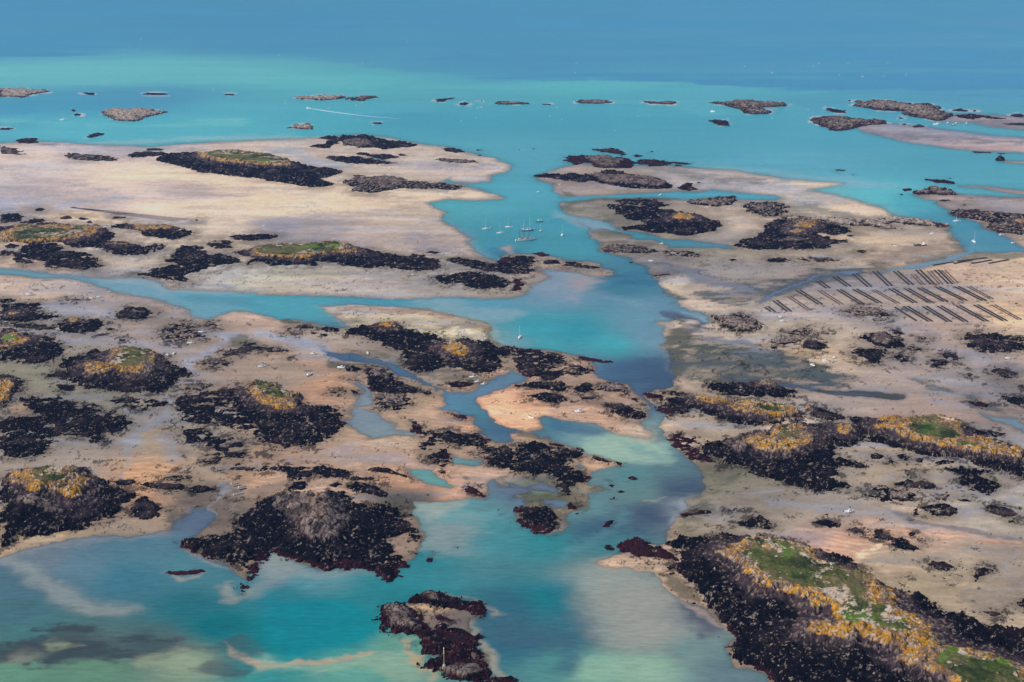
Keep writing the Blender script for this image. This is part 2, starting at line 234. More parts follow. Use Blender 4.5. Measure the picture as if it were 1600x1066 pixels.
# ---------- patches: kind (L land / W water), tile, r,g,b, softness px, noise strength px, opacity, polygon ----------
PATCH = [
('W','Z',70,139,184,6,24,.92,"-900,-20 1700,-20 2400,60 2400,120 1700,142 1250,137 1080,128 930,124 700,126 640,126 600,122 540,114 480,105 440,98 330,92 240,90 60,92 0,95 -900,95"),
('W','Z',112,196,198,5,14,.9,"-600,96 0,96 60,94 240,93 330,95 400,99 450,106 520,116 580,124 620,130 500,136 300,135 100,136 -600,136"),
('W','Z',100,188,195,6,10,.8,"620,131 700,131 800,129 930,128 1000,130 1080,133 1000,138 860,140 740,141 640,141"),
('W','Z',100,190,196,3,6,.55,"240,90 400,87 420,88 330,92 250,94"),
('W','Z',98,185,193,6,8,.6,"920,152 1030,150 1150,152 1250,164 1260,170 1100,178 1040,166 920,160"),
('W','Z',98,180,195,4,3,.5,"1250,143 1300,142 1310,144 1260,145"),
('W','A',68,145,185,6,16,.6,"350,330 550,310 880,305 1100,325 900,345 600,350 420,345"),
('W','A',72,150,188,6,14,.6,"-100,330 120,320 220,350 200,400 0,400"),
('W','A',75,155,188,6,14,.5,"900,265 1200,245 1700,235 2000,260 1600,275 1300,290 1000,292"),
('W','A',128,205,205,5,8,.55,"0,425 200,430 450,450 700,455 1000,455 1500,425 1600,440 1500,470 1000,475 600,462 300,455 0,450"),
('W','A',165,200,198,5,8,.6,"500,570 800,560 1100,540 1600,525 2000,530 2100,545 1700,560 1200,560 900,580 600,590"),
('W','B',75,150,180,7,10,.5,"620,410 800,395 1000,390 1100,400 900,430 700,425"),
('W','B',80,150,182,8,12,.5,"200,185 350,175 550,185 500,205 300,210"),
('W','C',150,195,198,6,6,.6,"1140,705 1300,710 1450,730 1600,740 1600,770 1400,765 1200,740"),
('W','D',150,190,198,6,8,.6,"0,740 200,765 500,790 700,820 900,850 600,860 300,840 0,790"),
('W','H',150,195,195,7,8,.6,"150,130 450,150 650,200 750,260 900,330 1100,360 900,330 700,290 500,230 300,180"),
('W','H',105,205,205,7,10,.7,"400,180 560,150 700,150 780,190 760,250 650,230 500,215"),
('W','G',155,188,188,6,8,.7,"270,290 380,310 520,330 650,365 640,400 700,420 600,400 480,395 350,350"),
('W','G',140,160,180,6,10,.6,"350,330 500,350 640,380 600,400 450,380 380,365"),
('W','F',150,180,185,6,6,.7,"1150,260 1170,330 1250,380 1330,410 1400,500 1450,570 1380,540 1320,470 1230,400 1150,350"),
('W','F',60,130,160,5,8,.7,"1460,520 1560,510 1640,530 1600,560 1500,560"),
('W','F',215,165,140,4,3,.8,"1550,510 1590,500 1610,540 1640,560 1590,560"),
('W','G',150,170,180,8,8,.8,"130,650 300,640 480,680 560,700 500,740 420,790 400,860 200,800 80,780"),
('W','G',185,165,160,8,10,.7,"340,680 450,680 540,700 470,760 400,800 340,740"),
('W','G',55,120,150,7,14,.7,"630,690 720,660 850,650 880,690 850,740 760,750 650,730"),
('W','K',150,180,182,6,6,.7,"900,190 1000,150 1150,160 1250,180 1200,230 1100,180 1000,180 960,210"),
('W','K',75,100,125,4,10,.75,"930,150 960,138 1050,150 1060,175 1200,225 1080,240 980,200 940,185"),
('W','K',215,190,165,4,3,.9,"895,215 940,215 985,230 985,243 930,235"),
('W','K',150,175,180,6,4,.6,"940,260 980,230 985,260 955,300 970,400 990,470 1025,520 1010,540 970,480 950,420 935,320"),
('W','K',66,102,128,12,16,.55,"690,470 780,450 900,440 980,470 1020,520 1030,600 980,640 900,655 800,650 760,600 650,570"),
('W','J',175,195,180,5,5,.7,"380,115 560,112 900,125 1200,150 1400,190 1470,230 1520,320 1600,360 1480,340 1440,260 1300,190 1000,140 540,120 480,160 560,235 540,245 450,165"),
('W','J',150,185,183,7,8,.6,"1000,90 1200,80 1450,120 1650,150 1700,170 1600,200 1500,210 1350,170 1200,140"),
('W','K',125,170,180,8,10,.6,"0,20 200,20 480,30 700,60 900,100 850,130 600,80 400,50 200,60 0,90"),
('W','E',175,190,190,5,5,.7,"560,700 700,700 840,700 960,720 1100,768 1400,780 1600,785 1600,800 1300,790 1050,775 900,735 700,730"),
('W','I',170,185,185,5,6,.7,"700,30 950,70 1130,120 1150,160 1300,200 1330,180 1450,145 1600,145 1600,160 1450,160 1320,205 1200,185 1120,130"),
('W','I',75,160,175,6,8,.5,"1100,40 1300,40 1600,50 1600,120 1400,90 1200,80"),
('W','O',168,202,176,9,10,.85,"480,300 620,295 760,310 860,320 940,345 980,400 960,440 860,455 740,440 620,420 540,390 430,350"),
('W','O',120,175,165,6,8,.7,"690,345 800,350 880,400 960,420 880,425 780,380"),
('W','O',200,200,178,6,4,.8,"740,285 850,260 890,230 905,260 880,320 800,335"),
('W','O',60,120,150,7,8,.6,"200,170 330,190 500,230 600,270 560,290 420,290 320,280 240,230"),
('W','O',80,108,125,6,10,.45,"880,220 960,240 970,300 900,330 880,290"),
('W','O',72,104,122,9,16,.6,"1000,630 1060,560 1130,540 1190,580 1180,640 1100,670 1040,760 960,800 830,860 700,850 800,740 900,710"),
('W','O',165,172,178,4,4,.8,"1190,645 1110,655 1060,700 1040,760 960,860 1000,850 1080,790 1110,740 1120,680"),
('W','O',185,165,150,3,5,.7,"850,715 930,690 990,670 920,705 870,722"),
('W','N',160,185,165,5,6,.7,"930,540 1000,580 1090,610 1180,620 1240,600 1180,600 1080,590 1000,560"),
('W','N',175,190,175,7,6,.75,"980,670 1100,690 1200,702 1320,680 1310,720 1200,790 1120,800 1060,770 1000,740 970,720"),
('W','N',75,140,155,6,14,.4,"1330,690 1450,680 1600,660 1650,700 1500,740 1380,760"),
('W','R',150,172,166,12,14,.5,"1000,200 1100,120 1250,20 1380,60 1430,150 1350,250 1250,300 1100,310 980,270"),
('W','R',150,170,165,9,8,.6,"60,300 130,320 250,360 500,395 640,395 780,440 640,420 450,430 200,430 60,520 0,560 20,440"),
('W','R',0,158,164,20,6,.7,"100,560 500,600 700,720 560,850 300,920 100,880 20,760"),
('W','R',205,182,152,3.5,1,.85,"-200,840 -140,878 -80,902 -20,932 60,953 150,958 300,948 450,918 600,883 730,868 780,874 740,886 640,904 500,938 350,973 180,990 40,988 -70,960 -150,915"),
('W','R',165,195,165,9,8,.6,"0,900 300,1000 600,910 800,880 980,900 1020,980 1080,1010 1200,1066 900,1066 600,980 300,1020 0,1000"),
('W','R',200,180,140,4,5,.85,"880,790 960,800 970,880 1000,900 1050,905 1020,960 1080,990 1130,1040 1100,1066 1040,1010 960,950 940,860"),
('W','R',182,175,150,5,4,.85,"1290,680 1330,680 1350,780 1420,860 1480,980 1545,1050 1620,1100 1500,1066 1440,1000 1370,940 1340,860 1300,780"),
('W','R',165,165,150,4,4,.7,"1100,520 1200,540 1300,572 1370,590 1480,640 1440,660 1380,610 1250,560"),
('W','R',78,122,138,12,8,.5,"1360,690 1500,660 1700,700 1900,800 1960,980 1880,1020 1750,900 1500,850 1400,800"),
('W','Q',162,174,164,9,3,.62,"-20,290 90,300 220,355 310,425 410,480 530,530 660,575 860,600 900,625 700,665 540,650 370,580 230,500 140,420 70,365 -20,335"),
('W','Q',175,160,160,6,5,.45,"0,290 150,270 450,210 700,185 1000,158 1000,175 800,195 600,220 450,230 250,270 50,315"),
('W','Q',175,170,155,4,3,.7,"930,415 1000,420 1100,430 1250,400 1200,430 1060,465 1000,430"),
('W','Q',170,175,160,5,5,.6,"1300,520 1380,470 1400,520 1440,545 1545,500 1545,540 1400,580"),
('W','Q',165,170,175,4,4,.7,"1080,225 1180,270 1350,350 1420,370 1430,390 1300,350 1150,290 1070,240"),
('W','Q',68,96,98,5,26,.8,"-100,850 80,800 250,720 500,730 700,760 950,790 1080,830 950,910 700,900 520,960 350,970 170,975 300,900 100,900 -100,960"),
('W','Q',90,115,118,5,16,.7,"950,850 1100,820 1180,850 1220,900 1100,910 1000,900"),
('W','Q',140,122,100,5,16,.3,"30,905 90,870 200,868 220,885 170,910 90,925"),
('W','Q',160,150,135,5,14,.3,"0,945 100,910 230,880 280,895 200,930 60,950"),
('W','Q',160,182,148,8,16,.6,"780,960 850,900 1080,840 1160,870 1210,940 1180,1000 1000,1000"),
('W','Q',80,115,120,6,14,.6,"1180,870 1400,810 1600,880 1500,960 1350,1020 1180,1010 1250,930"),
('W','Q',155,178,140,7,16,.6,"250,830 280,790 350,780 340,830 450,830 380,860 310,880"),
('W','S',205,175,150,8,8,.8,"520,330 600,315 760,320 950,340 900,400 760,395 640,400 560,380"),
('W','S',168,174,160,20,3,.7,"440,400 600,370 850,390 1000,600 1080,760 900,850 600,850 470,760 420,560"),
('W','S',55,130,145,18,6,.3,"280,480 380,440 370,620 350,760 400,880 380,960 300,1000 200,880 150,700"),
('W','S',95,110,120,6,6,.8,"900,450 960,500 1020,590 1150,630 1290,740 1240,760 1150,800 1080,700 1000,620"),
('W','S',155,198,168,10,8,.6,"400,930 700,900 1000,930 950,1066 450,1066"),
('W','S',190,165,150,3,3,.8,"870,410 950,530 1040,600 1140,630 1290,745 1300,790 1240,740 1100,640 1000,590 900,480"),
('W','S',100,165,165,7,6,.6,"650,0 600,110 450,200 300,260 250,330 380,280 560,180 700,90"),
('W','L',78,88,76,4,22,.85,"330,640 500,640 650,630 720,645 860,662 900,682 840,715 650,705 500,690 330,665"),
('L','E',228,208,178,6,14,.7,"650,60 900,20 1100,10 1250,40 1500,80 1700,100 1900,140 1700,160 1500,120 1200,110 900,90 700,90"),  # sunlit cream beside cloud-shaded grey: light put into the sand colour
('L','E',225,200,172,5,10,.7,"370,130 500,125 560,140 450,150 380,140"),
('L','E',222,202,176,6,14,.7,"800,260 1000,215 1300,215 1600,200 1900,170 2200,180 2400,220 2100,250 1800,300 1500,340 1200,330 900,290"),
('L','E',175,165,170,6,14,.6,"0,0 200,60 400,90 600,130 900,180 1200,190 1600,150 1500,190 1100,210 700,200 400,150 100,90"),
('L','E',168,172,190,4,8,.75,"-50,200 60,200 110,270 110,310 -50,300"),
('L','E',168,172,190,3,8,.65,"120,180 200,210 260,260 230,270 180,240"),
('L','E',168,172,190,4,12,.65,"350,240 470,210 700,200 900,205 700,215 560,240 440,262 350,275"),
('L','E',228,203,165,4,8,.75,"270,310 370,300 500,290 700,300 900,330 1100,350 900,360 600,360 400,350 290,335"),
('L','E',170,172,185,5,12,.6,"620,310 700,290 1000,320 1250,340 1150,370 900,360"),
('L','F',160,160,178,6,14,.6,"0,340 200,320 500,320 640,345 560,400 450,470 700,520 200,490 100,430 0,420"),
('L','F',175,160,152,5,10,.6,"300,330 550,340 640,350 520,430 420,460 200,470"),
('L','F',228,205,175,5,10,.65,"0,200 300,220 500,180 760,200 1000,200 1300,180 1400,160 1200,210 900,230 600,290 300,300 0,310"),
('L','F',225,205,178,5,6,.6,"760,170 900,150 1100,160 1350,140 1500,180 1400,200 1000,200 860,190"),
('L','F',165,158,170,5,14,.6,"900,430 1000,400 1150,470 1300,490 1200,560 1000,540 920,500"),
('L','F',150,152,135,5,16,.5,"0,620 300,640 600,650 560,690 300,690 0,680"),
('L','A',168,175,190,6,14,.6,"240,570 500,585 900,590 1200,590 1350,630 1100,640 800,650 500,640 300,610"),
('L','A',130,125,115,3,10,.6,"240,575 330,575 450,595 560,605 400,605 280,590"),
('L','B',160,175,190,5,12,.65,"0,590 250,610 300,640 400,660 440,690 600,720 500,740 380,720 150,690 50,650"),
('L','B',225,198,172,4,8,.6,"0,610 100,640 230,650 330,680 250,700 150,680 0,650"),
('L','B',165,165,185,5,14,.5,"800,700 1100,690 1300,720 1500,700 1560,740 1300,760 1000,740"),
('L','G',165,168,180,6,18,.5,"740,20 1100,10 1300,60 1600,100 1600,160 1350,150 1200,120 1000,90"),
('L','G',120,125,115,4,16,.6,"900,20 1100,15 1330,70 1600,90 1550,115 1300,115 1100,60"),
('L','G',95,100,85,3,6,.85,"310,255 340,225 560,205 900,198 1100,212 900,215 560,220 400,240 360,265"),
('L','G',110,112,98,4,14,.8,"320,265 450,250 600,290 750,330 830,355 780,390 680,385 640,365 540,320 400,290"),
('L','G',100,105,88,4,8,.8,"495,405 560,400 720,430 725,455 600,455 530,430"),
('L','G',112,112,92,4,10,.7,"570,475 700,465 850,465 1000,510 900,500 800,490 650,480"),
('L','G',90,100,80,3,6,.7,"250,100 310,140 320,185 400,185 340,160 300,120"),
('L','G',180,172,140,5,12,.6,"880,435 1100,455 1400,515 1600,530 1500,560 1200,545 1000,520 900,470"),
('L','H',120,125,112,5,16,.6,"60,235 250,225 350,250 560,330 350,310 200,290 100,280"),
('L','H',165,170,185,6,16,.6,"0,90 300,130 450,170 560,220 400,240 200,220 0,160"),
('L','H',228,205,178,5,8,.6,"350,235 600,225 750,270 790,310 600,320 500,290 380,260"),
('L','H',112,112,98,3,8,.7,"1090,390 1140,440 1230,520 1180,550 1050,590 850,625 830,610 1000,570 1160,530 1140,470"),
('L','H',112,114,95,4,10,.7,"1200,580 1300,540 1500,540 1620,530 1620,560 1500,575 1350,575 1200,600"),
('L','H',140,130,122,5,14,.6,"700,560 900,490 1100,470 1200,500 1150,550 950,590 750,620 640,640"),
('L','H',95,98,92,5,14,.85,"100,700 300,650 560,640 640,660 560,680 400,720 200,760 0,800 0,760"),
('L','H',90,90,80,4,10,.6,"640,600 850,612 860,625 720,655 640,650"),
('L','H',160,158,170,6,14,.5,"200,740 500,690 900,660 1100,680 1300,760 1400,800 300,800"),
('L','H',225,200,165,6,10,.5,"1500,700 1550,780 1600,800 1750,780 1700,650 1620,690"),
('L','H',112,108,108,4,14,.65,"1180,180 1400,190 1600,205 1600,225 1480,220 1380,210 1250,195"),
('L','H',160,162,178,5,12,.5,"1300,200 1600,240 1600,300 1450,280"),
('L','D',115,112,120,4,18,.65,"640,500 900,520 1200,530 1400,560 1600,555 1600,570 1350,565 1100,540 850,530"),
('L','D',160,165,185,5,14,.6,"780,462 1000,482 1300,520 1600,550 1450,560 1200,530 900,500 700,480"),
('L','D',105,105,112,4,14,.6,"1300,430 1450,430 1600,440 1600,470 1450,462"),
('L','K',88,90,78,5,12,.92,"950,290 1000,250 1060,230 1180,245 1230,280 1150,330 1060,380 1030,440 1100,520 1060,560 1070,600 1040,640 1020,520 990,460 970,400"),
('L','K',88,92,84,7,26,.95,"1050,250 1250,290 1450,350 1600,390 1800,420 2000,560 1750,590 1600,600 1200,600 1060,560 1000,450 1020,330"),
('L','L',78,84,80,6,22,.95,"-200,400 0,410 80,450 160,490 300,540 530,558 400,600 200,590 0,570 -300,560 -560,540 -560,450"),
('L','K',135,140,160,5,22,.65,"1050,180 1150,215 1300,310 1500,350 1650,390 1600,410 1400,370 1250,330 1100,270 1000,200"),
('L','K',85,92,82,3,8,.8,"920,0 960,10 1050,60 1090,75 1040,85 980,40 940,30"),
('L','K',78,85,75,3,10,.75,"980,195 1040,185 1080,215 1180,235 1200,255 1080,235 1000,225"),
('L','G',88,92,92,6,22,.9,"820,610 900,600 1050,620 1250,660 1400,720 1600,740 1900,680 2100,650 2200,660 2000,720 1750,790 1600,830 1400,860 1200,830 1150,800 1300,760 1150,700 950,660"),
('L','G',140,145,165,5,22,.55,"860,620 1100,640 1300,690 1450,750 1550,800 1300,780 1100,700 900,650"),
('L','G',200,185,165,5,8,.8,"940,690 1050,685 1120,720 1080,770 1000,790 920,760"),
('L','L',80,88,84,4,12,.85,"870,560 1000,570 1150,610 1300,690 1450,780 1350,770 1200,710 1050,640 900,590"),
('L','L',110,125,150,3,14,.7,"880,568 980,572 1060,610 1150,660 1080,640 950,600"),
('L','L',158,160,180,5,14,.6,"850,330 1050,370 1250,390 1400,450 1600,500 1600,540 1350,480 1150,420 950,360"),
('L','L',158,152,160,6,18,.5,"820,500 1000,540 1300,600 1600,700 1600,750 1300,660 1050,590 850,560"),
('L','L',120,112,108,5,18,.55,"1100,600 1350,680 1600,770 1600,790 1400,740 1150,640"),
('L','L',150,150,168,6,18,.5,"-50,110 400,110 800,150 1000,250 1200,330 900,300 600,230 300,200 0,190"),
('L','L',208,180,145,5,10,.7,"1400,230 1500,150 1600,150 1700,200 1600,240 1450,250"),
('L','L',205,175,140,5,10,.55,"200,330 400,370 500,420 640,480 500,460 300,430 100,420 150,380"),
('L','L',95,88,85,6,18,.45,"1450,480 1600,470 1600,680 1450,660 1300,560"),
('L','O',105,105,90,6,16,.9,"1150,480 1300,470 1500,500 1450,560 1350,600 1300,660 1150,680 1210,600"),
('L','O',90,98,78,4,14,.75,"1120,690 1300,670 1260,720 1180,760 1120,740"),
('L','S',108,108,90,5,14,.75,"940,130 1100,90 1180,120 1150,180 1000,210 930,230"),
('L','S',95,88,72,4,8,.85,"880,405 940,410 1020,430 1140,540 1130,600 1060,580 1000,560 950,490"),
('L','O',225,185,150,4,6,.7,"1480,230 1600,215 1720,205 1740,225 1600,260 1500,250"),
('L','P',228,195,155,4,6,.7,"0,210 60,195 240,165 300,190 400,200 300,215 100,225 0,250"),
('L','P',150,152,165,6,14,.6,"0,670 200,700 400,740 600,740 800,760 1000,860 1200,900 1000,880 700,790 400,770 0,700"),
('L','P',175,170,165,6,10,.6,"1300,660 1600,600 1700,700 1600,790 1400,720"),
('L','T',205,160,135,5,14,.6,"200,260 400,190 430,150 600,110 760,120 900,160 1200,180 1545,240 1700,270 1545,260 1200,210 880,190 900,260 700,260 500,330 440,350 300,310"),
('L','T',112,110,118,3,6,.75,"640,10 800,55 1000,115 1200,160 1545,225 1700,250 1545,238 1200,175 1000,130 800,75"),
('L','T',150,140,148,6,12,.6,"20,200 200,180 390,190 340,240 200,265 80,245"),
('L','T',235,205,175,3,8,.75,"440,350 520,300 700,240 760,250 600,300 500,340"),
('L','T',150,142,128,6,14,.6,"500,320 700,290 900,320 950,370 750,370 560,350"),
('L','T',135,125,120,6,16,.5,"1200,520 1500,400 1700,480 1600,640 1300,700 1250,620"),
('L','T',160,155,140,6,14,.5,"1250,400 1545,380 1545,480 1350,470"),
('L','O',84,92,70,5,14,.85,"0,640 200,640 300,660 440,670 460,700 420,730 330,690 160,680 100,740 0,740"),
('L','O',140,160,140,4,14,.5,"-40,560 300,560 420,600 500,640 300,640 0,620"),
('L','O',92,96,76,3,10,.7,"50,262 150,270 215,290 160,285 60,275"),
('L','O',110,112,90,3,10,.7,"500,620 600,612 640,622 560,635"),
('L','N',84,80,70,6,16,.85,"800,720 860,650 900,640 980,650 1000,700 990,790 900,800 820,760"),
('L','N',95,100,82,3,8,.8,"1270,520 1320,515 1300,580 1330,640 1440,640 1430,670 1330,650 1290,610"),
('L','N',90,98,80,4,14,.75,"1500,560 1600,510 1620,620 1520,600"),
('L','N',120,108,100,4,12,.7,"0,640 100,590 220,570 150,610 40,650"),
('L','N',165,158,170,5,14,.5,"300,400 560,330 800,410 1000,440 1100,480 800,470 500,440"),
('L','M',105,97,90,6,18,.9,"980,720 1300,640 1420,600 1560,700 1600,800 1300,900 1100,920 1000,830"),
('L','M',196,155,120,6,8,.7,"740,560 780,480 1100,470 1110,520 1000,560 850,580"),
('L','M',210,162,125,4,6,.8,"820,640 850,600 900,600 1000,640 990,700 880,660 800,740 760,760"),
('L','M',148,150,160,4,6,.8,"745,560 725,530 790,450 745,410 850,300 960,215 1030,130 1050,40 1080,0 1130,20 1120,90 1050,150 1090,180 980,230 860,330 790,400 800,470 760,530"),
('L','M',148,150,160,4,12,.6,"1040,280 1100,320 1130,380 1180,410 1130,430 1060,390 1100,480 1150,500 1080,460 1000,320"),
('L','M',145,150,165,4,6,.8,"1100,800 1200,740 1310,735 1400,670 1350,600 1400,583 1420,620 1400,680 1320,735 1290,810"),
('L','M',110,105,100,5,20,.6,"0,20 300,20 350,80 200,160 0,180"),
('L','M',200,165,130,4,10,.6,"80,80 180,60 190,110 150,160 60,150"),
('L','I',158,162,180,4,6,.85,"1390,290 1500,280 1440,350 1340,405 1230,450 1210,490 1200,530 1340,540 1200,560 1130,620 1060,660 1020,700 1100,720 1050,760 1020,790 1080,740 1030,690 1190,580 1170,520 1150,460 1180,430 1290,400 1380,340"),
('L','I',95,98,85,4,12,.75,"1420,320 1480,290 1560,300 1600,340 1620,370 1480,370"),
('L','I',140,142,118,6,22,.6,"0,470 250,490 400,530 300,580 500,640 700,660 500,680 200,640 100,570 0,540"),
('L','I',160,164,180,5,12,.6,"200,110 450,90 720,130 700,200 600,190 400,170 300,150"),
('L','I',155,158,175,5,16,.55,"0,230 300,280 500,310 800,330 950,350 700,370 450,350 200,300"),
('L','I',120,112,105,6,14,.5,"980,120 1200,190 1380,280 1300,330 1150,350 1000,300 900,240"),
('L','E',160,170,190,3,4,.85,"0,635 150,648 300,660 480,685 560,705 700,715 860,700 700,735 560,725 450,706 300,690 150,680 0,672"),
('L','E',118,105,100,5,14,.5,"0,600 300,640 650,650 560,680 300,655 0,632"),
('L','J',158,165,185,4,6,.8,"0,255 150,300 340,335 480,388 560,450 470,455 420,400 250,370 100,320 0,285"),
('L','J',80,88,72,3,8,.85,"145,200 200,200 280,225 420,240 300,225 180,225"),
('L','J',85,92,78,3,10,.85,"470,455 520,460 650,480 740,505 600,490 540,495 480,490"),
('L','J',95,98,82,4,14,.8,"600,385 740,390 860,440 950,480 1000,540 900,480 740,430 620,400"),
('L','J',105,102,88,4,14,.8,"1000,540 1200,520 1400,560 1560,540 1440,590 1300,620 1150,600"),
('L','J',150,110,105,4,18,.75,"470,150 600,118 900,135 1200,170 1100,178 800,165 600,150 560,165 520,190"),
('L','J',120,118,92,5,14,.65,"560,180 640,170 650,210 580,230 560,215"),
('L','J',128,118,98,4,12,.75,"1100,270 1330,200 1430,230 1480,300 1500,350 1440,330 1380,260 1250,270"),
('L','J',212,200,172,4,5,.8,"1130,280 1270,250 1350,290 1370,315 1250,310"),
('L','J',195,152,120,6,12,.65,"380,600 500,530 620,560 700,640 500,640"),
('L','J',196,158,130,5,8,.6,"0,380 200,400 450,450 440,500 250,470 0,440"),
('L','K',222,172,138,4,3,.85,"-180,800 -160,700 -60,650 60,640 160,640 210,680 200,800 150,880 0,880 -100,860"),
('L','K',120,100,90,4,20,.5,"150,720 400,720 700,800 830,820 700,800 500,700 300,730"),
('L','R',120,110,105,4,10,.8,"1000,680 1200,640 1350,680 1310,740 1180,740 1060,720"),
('L','R',205,172,135,3,4,.8,"920,600 1060,605 1170,625 1050,640 960,640"),
]
